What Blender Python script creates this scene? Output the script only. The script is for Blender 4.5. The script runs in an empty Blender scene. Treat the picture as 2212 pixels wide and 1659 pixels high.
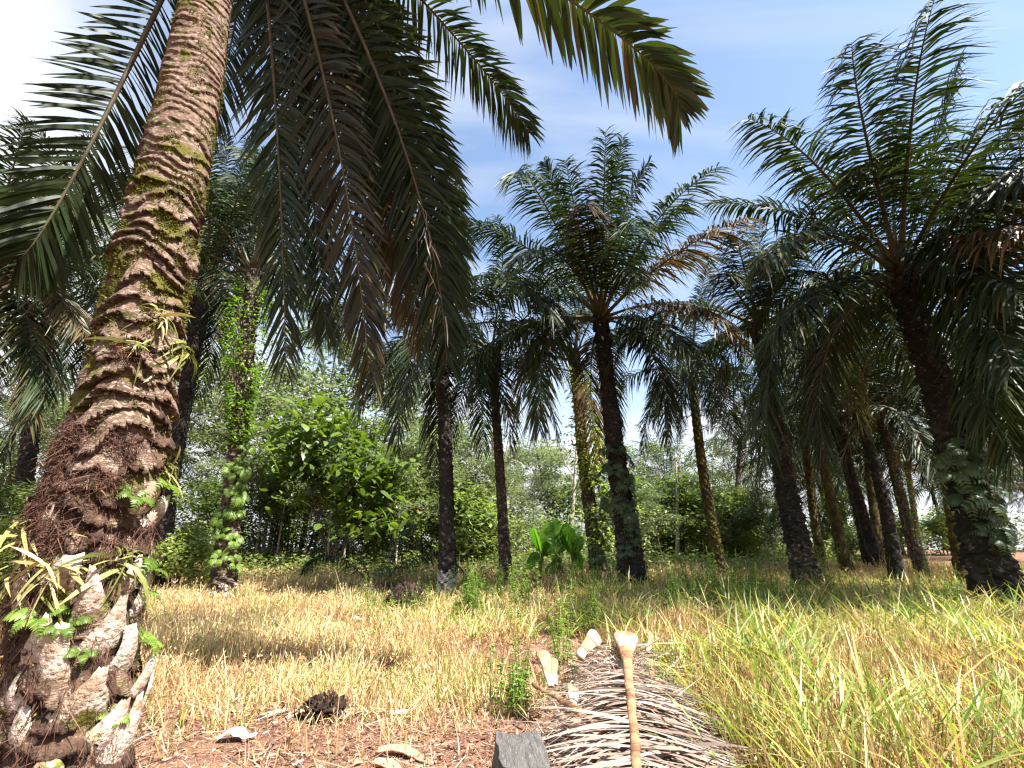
import bpy, math, random
import numpy as np
from mathutils import Vector, Matrix, noise

rnd = random.Random(7)
rng = np.random.default_rng(11)
R = math.radians
COL = bpy.context.scene.collection
SC = bpy.context.scene

# ------------------------------------------------------------------ camera
CAM_H = 1.3
PITCH = R(19.5)
F = 1024.0; CX = 1106.0; CY = 829.5
def ray(x, y):
    u = (x - CX) / F; v = (CY - y) / F
    return np.array([u, math.cos(PITCH) - v * math.sin(PITCH), math.sin(PITCH) + v * math.cos(PITCH)])
def at(x, y, Y):
    """point of the place seen in direction (x, y) at ground distance Y"""
    d = ray(x, y)
    return np.array([0, 0, CAM_H]) + d * (Y / d[1])
cam = bpy.data.cameras.new('camera'); camo = bpy.data.objects.new('camera', cam); COL.objects.link(camo)
camo.location = (0, 0, CAM_H); camo.rotation_euler = (R(90) + PITCH, 0, 0)
cam.sensor_width = 36; cam.lens = 36 * F / 2212.0; cam.clip_end = 3000; cam.clip_start = 0.05
SC.camera = camo

def gz(x, y):
    x = np.asarray(x, float); y = np.asarray(y, float)
    h = 0.05 * np.sin(x * 0.9 + 1.3) * np.sin(y * 0.7) + 0.04 * np.sin(x * 0.37 - y * 0.53 + 2)
    h = h + np.clip(y - 17, 0, 60) * 0.028
    return h

# ------------------------------------------------------------------ lights and sky
SUNV = Vector((0.56, -0.40, 1.0)).normalized()
sun = bpy.data.lights.new('sun', 'SUN'); suno = bpy.data.objects.new('sun', sun); COL.objects.link(suno)
sun.energy = 5.0; sun.angle = R(0.53); sun.color = (1.0, 0.95, 0.87)
suno.rotation_euler = SUNV.to_track_quat('Z', 'Y').to_euler()
suno.location = (10, -4, 30)

def build_world():
    w = bpy.data.worlds.new('World'); SC.world = w; w.use_nodes = True
    nt = w.node_tree; N = nt.nodes; L = nt.links; N.clear()
    out = N.new('ShaderNodeOutputWorld'); bg = N.new('ShaderNodeBackground')
    sky = N.new('ShaderNodeTexSky'); sky.sky_type = 'NISHITA'; sky.sun_disc = False
    sky.sun_elevation = math.asin(SUNV.z); sky.sun_rotation = math.atan2(SUNV.x, SUNV.y)
    sky.air_density = 1.0; sky.dust_density = 0.6; sky.ozone_density = 3.0
    tc = N.new('ShaderNodeTexCoord'); sep = N.new('ShaderNodeSeparateXYZ')
    L.new(tc.outputs['Generated'], sep.inputs[0])
    def math_(op, a, b=None, clamp=False):
        m = N.new('ShaderNodeMath'); m.operation = op; m.use_clamp = clamp
        for i, q in enumerate((a, b)):
            if q is None: continue
            if isinstance(q, (int, float)): m.inputs[i].default_value = q
            else: L.new(q, m.inputs[i])
        return m.outputs[0]
    # clouds on a plane above the place
    zz = math_('ADD', math_('MAXIMUM', sep.outputs[2], 0.0), 0.22)
    cx = math_('DIVIDE', sep.outputs[0], zz); cy = math_('DIVIDE', sep.outputs[1], zz)
    comb = N.new('ShaderNodeCombineXYZ'); L.new(cx, comb.inputs[0]); L.new(cy, comb.inputs[1])
    nz = N.new('ShaderNodeTexNoise'); nz.inputs['Scale'].default_value = 1.1; nz.inputs['Detail'].default_value = 8
    nz.inputs['Roughness'].default_value = 0.55; nz.inputs['Distortion'].default_value = 0.4
    L.new(comb.outputs[0], nz.inputs['Vector'])
    # more cloud towards the left and towards the horizon
    left = N.new('ShaderNodeMapRange'); left.inputs[1].default_value = -0.25; left.inputs[2].default_value = -0.75
    left.inputs[3].default_value = 0; left.inputs[4].default_value = 0.34
    L.new(sep.outputs[0], left.inputs[0])
    low = N.new('ShaderNodeMapRange'); low.inputs[1].default_value = 0.58; low.inputs[2].default_value = 0.15
    low.inputs[3].default_value = 0; low.inputs[4].default_value = 0.40
    L.new(sep.outputs[2], low.inputs[0])
    s = math_('ADD', math_('ADD', nz.outputs['Fac'], left.outputs[0]), low.outputs[0])
    cm = N.new('ShaderNodeMapRange'); cm.interpolation_type = 'SMOOTHSTEP'
    cm.inputs[1].default_value = 0.56; cm.inputs[2].default_value = 0.92
    L.new(s, cm.inputs[0])
    # thin streaks of high cloud
    mp = N.new('ShaderNodeMapping'); mp.inputs['Rotation'].default_value = (0, 0, R(52)); mp.inputs['Scale'].default_value = (0.5, 2.2, 1)
    L.new(comb.outputs[0], mp.inputs['Vector'])
    n2 = N.new('ShaderNodeTexNoise'); n2.inputs['Scale'].default_value = 2.2; n2.inputs['Distortion'].default_value = .5; n2.inputs['Detail'].default_value = 6
    L.new(mp.outputs[0], n2.inputs['Vector'])
    st = N.new('ShaderNodeMapRange'); st.inputs[1].default_value = 0.45; st.inputs[2].default_value = 0.70
    st.inputs[3].default_value = 0.02; st.inputs[4].default_value = 0.5
    L.new(n2.outputs['Fac'], st.inputs[0])
    tot = math_('MAXIMUM', cm.outputs[0], st.outputs[0], True)
    gain = N.new('ShaderNodeMix'); gain.data_type = 'RGBA'; gain.blend_type = 'MULTIPLY'; gain.inputs['Factor'].default_value = 1
    L.new(sky.outputs[0], gain.inputs['A']); gain.inputs['B'].default_value = SKY_GAIN
    mix = N.new('ShaderNodeMix'); mix.data_type = 'RGBA'
    L.new(tot, mix.inputs['Factor']); L.new(gain.outputs['Result'], mix.inputs['A'])
    mix.inputs['B'].default_value = CLOUD
    L.new(mix.outputs['Result'], bg.inputs['Color']); bg.inputs['Strength'].default_value = SKY_STRENGTH
    L.new(bg.outputs[0], out.inputs[0])
SKY_STRENGTH = 0.068
SKY_GAIN = (1.60, 1.48, 1.34, 1)
CLOUD = (4.3, 4.45, 4.7, 1)
build_world()
SC.view_settings.view_transform = 'Standard'; SC.view_settings.look = 'None'
SC.view_settings.exposure = 1.88; SC.view_settings.gamma = 1.0
SC.render.engine = 'CYCLES'
SC.cycles.max_bounces = 6; SC.cycles.diffuse_bounces = 3; SC.cycles.glossy_bounces = 2
SC.cycles.transmission_bounces = 3; SC.cycles.transparent_max_bounces = 4
SC.cycles.caustics_reflective = False; SC.cycles.caustics_refractive = False
SC.cycles.filter_width = 1.3
SC.cycles.use_denoising = True
try: SC.cycles.denoiser = 'OPENIMAGEDENOISE'
except Exception: pass

# ------------------------------------------------------------------ materials
def ramp_set(rp, stops):
    el = rp.color_ramp.elements
    while len(el) > 1: el.remove(el[-1])
    el[0].position = stops[0][0]; el[0].color = (*stops[0][1], 1)
    for p, c in stops[1:]:
        e = el.new(p); e.color = (*c, 1)
def mat_leaf(name, stops, rough=0.4, trans=0.3, tcol=None, vary=0.25, spec=0.5, nscale=0.0):
    """thin leaf: colour by the per-leaf attribute 'tint', some light passing through"""
    m = bpy.data.materials.new(name); m.use_nodes = True
    nt = m.node_tree; N = nt.nodes; L = nt.links; N.clear()
    out = N.new('ShaderNodeOutputMaterial'); b = N.new('ShaderNodeBsdfPrincipled')
    a = N.new('ShaderNodeAttribute'); a.attribute_name = 'tint'
    oi = N.new('ShaderNodeObjectInfo')
    mr = N.new('ShaderNodeMapRange'); mr.inputs[3].default_value = -vary; mr.inputs[4].default_value = vary
    L.new(oi.outputs['Random'], mr.inputs[0])
    ad = N.new('ShaderNodeMath'); ad.operation = 'ADD'; ad.use_clamp = True
    L.new(a.outputs['Fac'], ad.inputs[0]); L.new(mr.outputs[0], ad.inputs[1])
    rp = N.new('ShaderNodeValToRGB'); ramp_set(rp, stops)
    L.new(ad.outputs[0], rp.inputs[0])
    L.new(rp.outputs[0], b.inputs['Base Color'])
    b.inputs['Roughness'].default_value = rough; b.inputs['Specular IOR Level'].default_value = spec
    if trans > 0:
        t = N.new('ShaderNodeBsdfTranslucent'); mx = N.new('ShaderNodeMixShader'); mx.inputs[0].default_value = trans
        g = N.new('ShaderNodeMix'); g.data_type = 'RGBA'; g.blend_type = 'MULTIPLY'; g.inputs['Factor'].default_value = 1
        L.new(rp.outputs[0], g.inputs['A']); g.inputs['B'].default_value = (*(tcol or (1.6, 1.7, 0.6)), 1)
        L.new(g.outputs['Result'], t.inputs['Color'])
        L.new(b.outputs[0], mx.inputs[1]); L.new(t.outputs[0], mx.inputs[2]); L.new(mx.outputs[0], out.inputs[0])
    else:
        L.new(b.outputs[0], out.inputs[0])
    return m
def mat_noise(name, layers, rough=0.85, bump=0.4, bscale=30, stretch=(1, 1, 1), spec=0.25):
    """layers: first (colour), then (scale, lo, hi, colour[, stretch])"""
    m = bpy.data.materials.new(name); m.use_nodes = True
    nt = m.node_tree; N = nt.nodes; L = nt.links
    b = N['Principled BSDF']
    tc = N.new('ShaderNodeTexCoord')
    cur = None; base = layers[0]
    for i, (sc, lo, hi, c, *stt) in enumerate(layers[1:]):
        mp = N.new('ShaderNodeMapping'); mp.inputs['Scale'].default_value = stt[0] if stt else stretch
        mp.inputs['Location'].default_value = (i * 3.7, i * 1.3, i * 5.1)
        L.new(tc.outputs['Object'], mp.inputs[0])
        n = N.new('ShaderNodeTexNoise'); n.inputs['Scale'].default_value = sc; n.inputs['Detail'].default_value = 6
        n.inputs['Roughness'].default_value = 0.62
        L.new(mp.outputs[0], n.inputs['Vector'])
        mr = N.new('ShaderNodeMapRange'); mr.inputs[1].default_value = lo; mr.inputs[2].default_value = hi
        L.new(n.outputs['Fac'], mr.inputs[0])
        mx = N.new('ShaderNodeMix'); mx.data_type = 'RGBA'; L.new(mr.outputs[0], mx.inputs['Factor'])
        if cur is None: mx.inputs['A'].default_value = (*base, 1)
        else: L.new(cur, mx.inputs['A'])
        mx.inputs['B'].default_value = (*c, 1); cur = mx.outputs['Result']
    if cur is not None: L.new(cur, b.inputs['Base Color'])
    else: b.inputs['Base Color'].default_value = (*base, 1)
    b.inputs['Roughness'].default_value = rough; b.inputs['Specular IOR Level'].default_value = spec
    if bump:
        mp = N.new('ShaderNodeMapping'); mp.inputs['Scale'].default_value = stretch
        L.new(tc.outputs['Object'], mp.inputs[0])
        n = N.new('ShaderNodeTexNoise'); n.inputs['Scale'].default_value = bscale; n.inputs['Detail'].default_value = 5
        L.new(mp.outputs[0], n.inputs['Vector'])
        bp = N.new('ShaderNodeBump'); bp.inputs['Strength'].default_value = bump; bp.inputs['Distance'].default_value = 0.03
        L.new(n.outputs['Fac'], bp.inputs['Height']); L.new(bp.outputs[0], b.inputs['Normal'])
    return m

M = {}
M['palm_leaf'] = mat_leaf('palm_leaf', [(0, (0.013, 0.022, 0.008)), (0.5, (0.025, 0.042, 0.014)), (0.85, (0.050, 0.072, 0.022)), (1, (0.11, 0.085, 0.036))], rough=0.50, trans=0.15, spec=0.22)
M['palm_leaf_old'] = mat_leaf('palm_leaf_old', [(0, (0.018, 0.020, 0.008)), (0.5, (0.036, 0.034, 0.014)), (0.8, (0.085, 0.062, 0.026)), (1, (0.19, 0.125, 0.06))], rough=0.45, spec=.3, trans=0.16, tcol=(1.7, 1.3, 0.6))
M['palm_leaf_dead'] = mat_leaf('palm_leaf_dead', [(0, (0.07, 0.05, 0.038)), (0.35, (0.15, 0.105, 0.082)), (0.62, (0.24, 0.175, 0.14)), (1, (0.48, 0.385, 0.315))], rough=0.6, trans=0.12, tcol=(1.2, 1, .8))
M['rachis'] = mat_noise('rachis', [(0.075, 0.065, 0.035), (6, .4, .7, (0.13, 0.10, 0.06))], rough=0.5, bump=0.1)
M['rachis_dry'] = mat_noise('rachis_dry', [(0.30, 0.18, 0.095), (5, .45, .6, (0.17, 0.085, 0.045), (1, 1, 1)), (14, .55, .75, (0.46, 0.35, 0.24))], rough=0.6, bump=0.3, bscale=40)
M['butt'] = mat_noise('butt', [(0.44, 0.37, 0.30), (6, .44, .58, (0.27, 0.17, 0.10)), (22, .58, .7, (0.22, 0.13, 0.08))], rough=0.75, bump=0.5, bscale=50)
M['trunk_dark'] = mat_noise('trunk_dark', [(0.024, 0.020, 0.017), (2.0, .5, .65, (0.055, 0.043, 0.035)), (9, .58, .68, (0.16, 0.14, 0.12)), (4, .6, .72, (0.035, 0.05, 0.012))], rough=0.9, bump=0.8, bscale=18)
M['trunk_brown'] = mat_noise('trunk_brown', [(0.075, 0.054, 0.040), (3, .48, .62, (0.035, 0.028, 0.022)), (9, .55, .66, (0.33, 0.26, 0.21)), (4, .6, .72, (0.05, 0.07, 0.016))], rough=0.9, bump=0.8, bscale=18)
M['trunk_moss'] = mat_noise('trunk_moss', [(0.045, 0.032, 0.022), (3, .42, .55, (0.10, 0.085, 0.018)), (9, .6, .7, (0.14, 0.10, 0.07))], rough=0.95, bump=0.8, bscale=20)
M['lichen'] = mat_noise('lichen', [(0.06, 0.045, 0.035), (5, .44, .5, (0.46, 0.43, 0.39), (1, 1, 2.2))], rough=0.9, bump=0.6, bscale=18)
M['hero_bark'] = mat_noise('hero_bark', [(0.205, 0.132, 0.092),
    (3.0, .42, .60, (0.115, 0.066, 0.043), (1, 1, 2.2)),
    (22, .50, .64, (0.40, 0.315, 0.25), (1, 1, 2.5)),
    (60, .56, .68, (0.13, 0.08, 0.055), (1, 1, 3)),
    (2.1, .53, .585, (0.115, 0.105, 0.014), (1, 1, 1.8)),
    (6.5, .575, .62, (0.055, 0.060, 0.010), (1, 1, 1.4)),
    (1.6, .585, .65, (0.075, 0.040, 0.028))], rough=0.9, bump=1.0, bscale=30, stretch=(1, 1, 5.5))
M['humus'] = mat_noise('humus', [(0.050, 0.028, 0.019), (5, .45, .62, (0.10, 0.058, 0.038)), (3, .56, .63, (0.085, 0.085, 0.014)), (26, .58, .68, (0.20, 0.14, 0.10))], rough=.95, bump=1, bscale=40)
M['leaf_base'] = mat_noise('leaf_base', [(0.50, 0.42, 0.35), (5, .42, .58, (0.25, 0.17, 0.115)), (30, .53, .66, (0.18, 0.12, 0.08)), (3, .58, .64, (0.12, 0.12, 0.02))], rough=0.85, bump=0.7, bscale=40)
M['leaf_base_dark'] = mat_noise('leaf_base_dark', [(0.20, 0.14, 0.10), (5, .42, .6, (0.10, 0.065, 0.045)), (24, .56, .68, (0.42, 0.35, 0.29)), (3, .55, .62, (0.09, 0.09, 0.015))], rough=.9, bump=.8, bscale=40)  # weathered brown-grey, with shade of the trunk's left side put into the colour
M['root_mat'] = mat_leaf('root_mat', [(0, (0.035, 0.016, 0.010)), (0.5, (0.075, 0.030, 0.018)), (1, (0.16, 0.075, 0.045))], rough=0.9, trans=0, vary=0.05)
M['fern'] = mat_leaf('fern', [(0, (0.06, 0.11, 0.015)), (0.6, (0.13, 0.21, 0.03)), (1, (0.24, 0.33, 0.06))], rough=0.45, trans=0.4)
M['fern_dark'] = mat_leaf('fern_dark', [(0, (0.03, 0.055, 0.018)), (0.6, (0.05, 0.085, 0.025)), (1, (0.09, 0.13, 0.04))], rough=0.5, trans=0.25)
M['strap'] = mat_leaf('strap', [(0, (0.12, 0.14, 0.03)), (0.5, (0.28, 0.27, 0.08)), (1, (0.45, 0.38, 0.17))], rough=0.5, trans=0.25, tcol=(1.3, 1.3, .6))
M['vine'] = mat_leaf('vine', [(0, (0.05, 0.10, 0.012)), (0.6, (0.10, 0.19, 0.022)), (1, (0.24, 0.29, 0.05))], rough=0.4, trans=0.35)
M['broad'] = mat_leaf('broad', [(0, (0.060, 0.092, 0.026)), (0.6, (0.135, 0.185, 0.05)), (0.93, (0.22, 0.28, 0.09)), (1, (0.34, 0.20, 0.07))], rough=0.38, trans=0.4, tcol=(1.35, 1.45, .7))
M['bigleaf'] = mat_leaf('bigleaf', [(0, (0.065, 0.105, 0.020)), (0.6, (0.13, 0.19, 0.038)), (0.96, (0.20, 0.27, 0.06)), (1, (0.42, 0.22, 0.05))], rough=0.30, trans=0.4)
M['rubber'] = mat_leaf('rubber', [(0, (0.07, 0.10, 0.04)), (0.6, (0.15, 0.19, 0.085)), (1, (0.28, 0.31, 0.17))], rough=0.35, trans=0.4, tcol=(1.35, 1.4, .8))
M['bushleaf'] = mat_leaf('bushleaf', [(0, (0.10, 0.14, 0.04)), (0.6, (0.22, 0.28, 0.085)), (1, (0.38, 0.42, 0.17))], rough=0.4, trans=0.5, tcol=(1.35, 1.45, .7))
M['weed'] = mat_leaf('weed', [(0, (0.07, 0.13, 0.018)), (0.6, (0.13, 0.22, 0.03)), (1, (0.24, 0.33, 0.06))], rough=0.5, trans=0.4)
M['vine_bright'] = mat_leaf('vine_bright', [(0, (0.08, 0.15, 0.02)), (0.6, (0.17, 0.28, 0.04)), (1, (0.33, 0.40, 0.08))], rough=0.4, trans=0.4)
M['vine_pale'] = mat_leaf('vine_pale', [(0, (0.20, 0.28, 0.05)), (0.6, (0.40, 0.46, 0.11)), (1, (0.62, 0.60, 0.26))], rough=0.4, trans=0.4)
M['banana'] = mat_leaf('banana', [(0, (0.05, 0.12, 0.010)), (1, (0.13, 0.25, 0.025))], rough=0.45, spec=.4, trans=0.55, tcol=(1.3, 1.9, 0.5))
M['drygrass'] = mat_leaf('drygrass', [(0, (0.13, 0.065, 0.034)), (0.35, (0.33, 0.20, 0.10)), (0.7, (0.56, 0.42, 0.21)), (0.92, (0.72, 0.61, 0.38)), (1, (0.24, 0.31, 0.06))], rough=0.6, trans=0.3, tcol=(1.3, 1.1, .7), vary=0.0, spec=0.2)
M['greengrass'] = mat_leaf('greengrass', [(0, (0.10, 0.17, 0.03)), (0.45, (0.24, 0.32, 0.07)), (0.72, (0.42, 0.43, 0.15)), (0.9, (0.60, 0.50, 0.26)), (1, (0.52, 0.34, 0.16))], rough=0.45, trans=0.4, vary=0.0, tcol=(1.3, 1.4, .6))
M['litter'] = mat_leaf('litter', [(0, (0.09, 0.04, 0.026)), (0.5, (0.26, 0.14, 0.085)), (1, (0.58, 0.44, 0.32))], rough=0.7, trans=0, vary=0.0)
M['bark_pale'] = mat_noise('bark_pale', [(0.42, 0.38, 0.33), (5, .45, .65, (0.22, 0.19, 0.15)), (12, .58, .7, (0.56, 0.52, 0.46))], rough=0.9, bump=0.3)
M['bark_brown'] = mat_noise('bark_brown', [(0.10, 0.075, 0.055), (6, .45, .65, (0.18, 0.14, 0.10))], rough=0.9, bump=0.4)
M['stem_green'] = mat_noise('stem_green', [(0.10, 0.13, 0.04), (6, .45, .7, (0.16, 0.12, 0.05))], rough=0.6, bump=0.1)
M['banana_stem'] = mat_noise('banana_stem', [(0.10, 0.10, 0.035), (5, .45, .6, (0.16, 0.085, 0.035)), (9, .55, .7, (0.03, 0.022, 0.015))], rough=0.6, bump=0.2, stretch=(1, 1, .3))
M['soil_dark'] = mat_noise('soil_dark', [(0.026, 0.016, 0.012), (14, .48, .66, (0.065, 0.036, 0.025))], rough=0.95, bump=1, bscale=25)
M['grey_wood'] = mat_noise('grey_wood', [(0.11, 0.105, 0.10), (6, .4, .65, (0.055, 0.05, 0.047), (6, 1, 1)), (30, .55, .68, (0.20, 0.19, 0.175), (5, 1, .5))], rough=0.85, bump=0.6, bscale=40, stretch=(5, 1, .4))
M['dry_sheath'] = mat_noise('dry_sheath', [(0.46, 0.28, 0.17), (6, .45, .65, (0.25, 0.13, 0.075)), (20, .55, .7, (0.60, 0.44, 0.31))], rough=0.7, bump=0.4, stretch=(4, 1, 1))
M['white_scrap'] = mat_noise('white_scrap', [(0.66, 0.62, 0.56), (14, .45, .65, (0.40, 0.33, 0.27))], rough=0.7, bump=0.2)
M['fruit'] = mat_noise('fruit', [(0.05, 0.018, 0.010), (8, .5, .65, (0.14, 0.045, 0.018))], rough=0.5, bump=0.6, bscale=25)

def mat_ground():
    m = mat_noise('ground_soil', [(0.165, 0.085, 0.056), (1.2, .42, .62, (0.24, 0.140, 0.080)), (7, .44, .58, (0.105, 0.048, 0.033)), (60, .5, .66, (0.33, 0.20, 0.13)), (0.5, .55, .7, (0.16, 0.09, 0.05))], rough=0.95, bump=0.9, bscale=45)
    return m
M['ground'] = mat_ground()

# ------------------------------------------------------------------ mesh helpers
class MB:
    """collects numpy pieces and links them as ONE mesh object"""
    def __init__(s): s.v = []; s.f = []; s.m = []; s.t = []; s.n = 0
    def add(s, v, f, mi=0, tint=0.5):
        v = np.asarray(v, float).reshape(-1, 3); f = np.asarray(f, int)
        if len(f) == 0: return
        s.v.append(v); s.f.append(f + s.n); s.m.append(np.full(len(f), mi, int))
        s.t.append(np.full(len(v), tint, float) if np.isscalar(tint) else np.asarray(tint, float).reshape(-1))
        s.n += len(v)
    def mesh(s, name, mats, smooth=True):
        me = bpy.data.meshes.new(name)
        V = np.concatenate(s.v)
        sizes = np.concatenate([np.full(len(f), f.shape[1]) for f in s.f])
        loops = np.concatenate([f.reshape(-1) for f in s.f])
        me.vertices.add(len(V)); me.vertices.foreach_set('co', V.astype(np.float32).ravel())
        me.loops.add(len(loops)); me.loops.foreach_set('vertex_index', loops.astype(np.int32))
        starts = np.concatenate([[0], np.cumsum(sizes)[:-1]])
        me.polygons.add(len(sizes)); me.polygons.foreach_set('loop_start', starts.astype(np.int32))
        me.polygons.foreach_set('material_index', np.concatenate(s.m).astype(np.int32))
        me.polygons.foreach_set('use_smooth', np.full(len(sizes), smooth))
        me.update(calc_edges=True)
        a = me.attributes.new('tint', 'FLOAT', 'POINT'); a.data.foreach_set('value', np.concatenate(s.t).astype(np.float32))
        for q in mats: me.materials.append(M[q])
        me.validate()
        return me
    def build(s, name, mats, parent=None, smooth=True, loc=None):
        return link(name, s.mesh(name, mats, smooth), parent, loc)
def link(name, me, parent=None, loc=None, rot=None, scale=None):
    o = bpy.data.objects.new(name, me); COL.objects.link(o)
    if parent: o.parent = parent
    if loc is not None: o.location = tuple(float(q) for q in loc)
    if rot is not None: o.rotation_euler = rot
    if scale is not None: o.scale = (scale,) * 3 if np.isscalar(scale) else scale
    return o
def tag(o, label=None, cat=None, group=None, kind=None):
    if label: o['label'] = label
    if cat: o['category'] = cat
    if group: o['group'] = group
    if kind: o['kind'] = kind
    return o
def thing(name, label, cat, loc, group=None, rotz=0):
    o = link(name, None, None, loc, (0, 0, rotz)); o.empty_display_size = 0.3
    return tag(o, label, cat, group)
def copy_tree(o, parent=None):
    c = o.copy(); COL.objects.link(c)
    if parent: c.parent = parent
    for ch in list(o.children): copy_tree(ch, c)
    return c
def nrm(a):
    a = np.asarray(a, float)
    return a / np.maximum(np.linalg.norm(a, axis=-1, keepdims=True), 1e-9)
def bez(P, t):
    t = np.asarray(t, float)[..., None]; P = np.asarray(P, float); s = 1 - t
    return s**3 * P[0] + 3 * s * s * t * P[1] + 3 * s * t * t * P[2] + t**3 * P[3]
def dbez(P, t):
    t = np.asarray(t, float)[..., None]; P = np.asarray(P, float); s = 1 - t
    return 3 * (s * s * (P[1] - P[0]) + 2 * s * t * (P[2] - P[1]) + t * t * (P[3] - P[2]))
def path_pts(pts, n):
    """smooth resample (Catmull-Rom) of a list of points"""
    P = np.asarray(pts, float); k = len(P)
    P = np.vstack([2 * P[0] - P[1], P, 2 * P[-1] - P[-2]])
    out = []
    for q in np.linspace(0, k - 1, n):
        i = min(int(q), k - 2); t = q - i
        a, b, c, d = P[i:i + 4]
        out.append(0.5 * ((2 * b) + (-a + c) * t + (2 * a - 5 * b + 4 * c - d) * t * t + (-a + 3 * b - 3 * c + d) * t**3))
    return np.array(out)
def tube_geo(pts, rad, k=6, rx=None, side=None):
    P = np.asarray(pts, float); n = len(P)
    T = nrm(np.gradient(P, axis=0))
    rad = np.broadcast_to(np.asarray(rad, float), (n,)); r2 = rad if rx is None else np.broadcast_to(np.asarray(rx, float), (n,))
    if side is None:
        ref = np.array([0, 0, 1.0]) if abs(T[:, 2].mean()) < 0.8 else np.array([1.0, 0, 0])
        S = nrm(np.cross(T, ref))
    else:
        S = nrm(np.asarray(side) - T * (T @ np.asarray(side))[:, None])
    N = np.cross(S, T)
    a = np.arange(k) / k * 2 * math.pi
    V = P[:, None] + (np.cos(a)[None, :, None] * S[:, None]) * r2[:, None, None] + (np.sin(a)[None, :, None] * N[:, None]) * rad[:, None, None]
    f = []
    for i in range(n - 1):
        for j in range(k):
            j2 = (j + 1) % k
            f.append((i * k + j, i * k + j2, (i + 1) * k + j2, (i + 1) * k + j))
    V = V.reshape(-1, 3)
    caps = []
    V = np.vstack([V, P[0], P[-1]]); b = n * k
    tri = [(b, (j + 1) % k, j) for j in range(k)] + [(b + 1, (n - 1) * k + j, (n - 1) * k + (j + 1) % k) for j in range(k)]
    return V, np.array(f), np.array(tri)
def add_tube(mb, pts, rad, k=6, mi=0, tint=0.5, rx=None, side=None):
    V, f, tri = tube_geo(pts, rad, k, rx, side)
    n0 = mb.n
    mb.add(V, f, mi, tint)
    mb.f.append(tri + n0); mb.m.append(np.full(len(tri), mi, int))
def strips(base, dirs, L, W, wid, prof, droop, k, curl=None):
    """blades as quad strips. base (n,3), dirs (n,3), L (n,), W (n,3) width direction, wid (n,), droop (n,)"""
    n = len(base); q = np.linspace(0, 1, k)
    p = base[:, None] + dirs[:, None] * (L[:, None] * q)[:, :, None]
    p[:, :, 2] -= (droop * L)[:, None] * (q**2)[None]
    if curl is not None: p += curl[:, None] * (L[:, None] * (q**2)[None])[:, :, None]
    pr = np.interp(q, np.linspace(0, 1, len(prof)), prof)
    h = W[:, None] * (wid[:, None] * pr[None] * 0.5)[:, :, None]
    V = np.stack([p - h, p + h], 2).reshape(-1, 3)
    i = (np.arange(n) * 2 * k)[:, None] + (np.arange(k - 1) * 2)[None]
    f = np.stack([i, i + 1, i + 3, i + 2], -1).reshape(-1, 4)
    return V, f

# ------------------------------------------------------------------ palm fronds
def frond_add(mb, P, n=60, Lmax=0.9, width=0.05, k=4, plum=0.5, droop=0.35, side=None, pet=0.16, r0=0.05, seed=0, mats=(0, 1), tbase=0.4, fmax=70, fmin=32, gaps=0.05, rach=True, stiff=None, prof=(.45, 1, .95, .7, .05), tiptint=0.0, phs=6):
    g = np.random.default_rng(seed)
    P = np.asarray(P, float)
    if side is None:
        h = P[3] - P[0]; h[2] = 0
        if np.linalg.norm(h) < 1e-3: h = np.array([1, 0, 0.])
        side = nrm(np.cross(nrm(h), [0, 0, 1.0]))
    side = np.asarray(side, float)
    for sg in (-1, 1):
        s = (np.arange(n) + g.uniform(.2, .8, n)) / n
        keep = g.random(n) > gaps; s = s[keep]; m = len(s)
        t = pet + (1 - pet) * s
        b = bez(P, t); T = nrm(dbez(P, t))
        S = nrm(side - T * (T @ side)[:, None]); N = np.cross(S, T)
        phi = R(fmax) + (R(fmin) - R(fmax)) * s**1.3 + g.normal(0, R(phs), m)
        eps = R(12) * plum + plum * g.uniform(-R(36), R(36), m)
        d = np.cos(phi)[:, None] * T + np.sin(phi)[:, None] * (np.cos(eps)[:, None] * sg * S + np.sin(eps)[:, None] * N)
        L = Lmax * np.interp(s, [0, .12, .38, .75, .93, 1], [.42, .80, 1, .86, .62, .42]) * g.uniform(.86, 1.1, m)
        W0 = nrm(T - d * np.sum(T * d, 1)[:, None]); W1 = np.cross(d, W0)
        tau = g.normal(0, R(24), m)
        W = np.cos(tau)[:, None] * W0 + np.sin(tau)[:, None] * W1
        dr = droop * g.uniform(.6, 1.5, m)
        wid = width * np.interp(s, [0, .2, .8, 1], [.6, 1, .9, .6]) * g.uniform(.85, 1.15, m)
        V, f = strips(b, d, L, W, wid, prof, dr, k)
        ti = np.clip(tbase + g.normal(0, .16, m) + tiptint * s**2, 0, 1)
        tq = np.repeat(ti[:, None], 2 * k, 1)
        tq[:, -4:] = np.clip(tq[:, -4:] + 0.12, 0, 1)
        mb.add(V, f, mats[0], tq)
    if rach: rachis_add(mb, P, r0, side, mats[1], pet)
def rachis_add(mb, P, r0, side, mi, pet=.16):
    t = np.linspace(0, 1, 16)
    P = np.asarray(P, float)
    pts = bez(P, t)
    rn = np.interp(t, [0, pet * .5, pet, .6, 1], [r0 * 1.0, r0 * .7, r0 * .55, r0 * .3, .004])
    rx = np.interp(t, [0, pet * .5, pet, .6, 1], [r0 * 1.9, r0 * 1.1, r0 * .7, r0 * .3, .004])
    add_tube(mb, pts, rn, 6, mi, .5, rx=rx, side=side)

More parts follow.
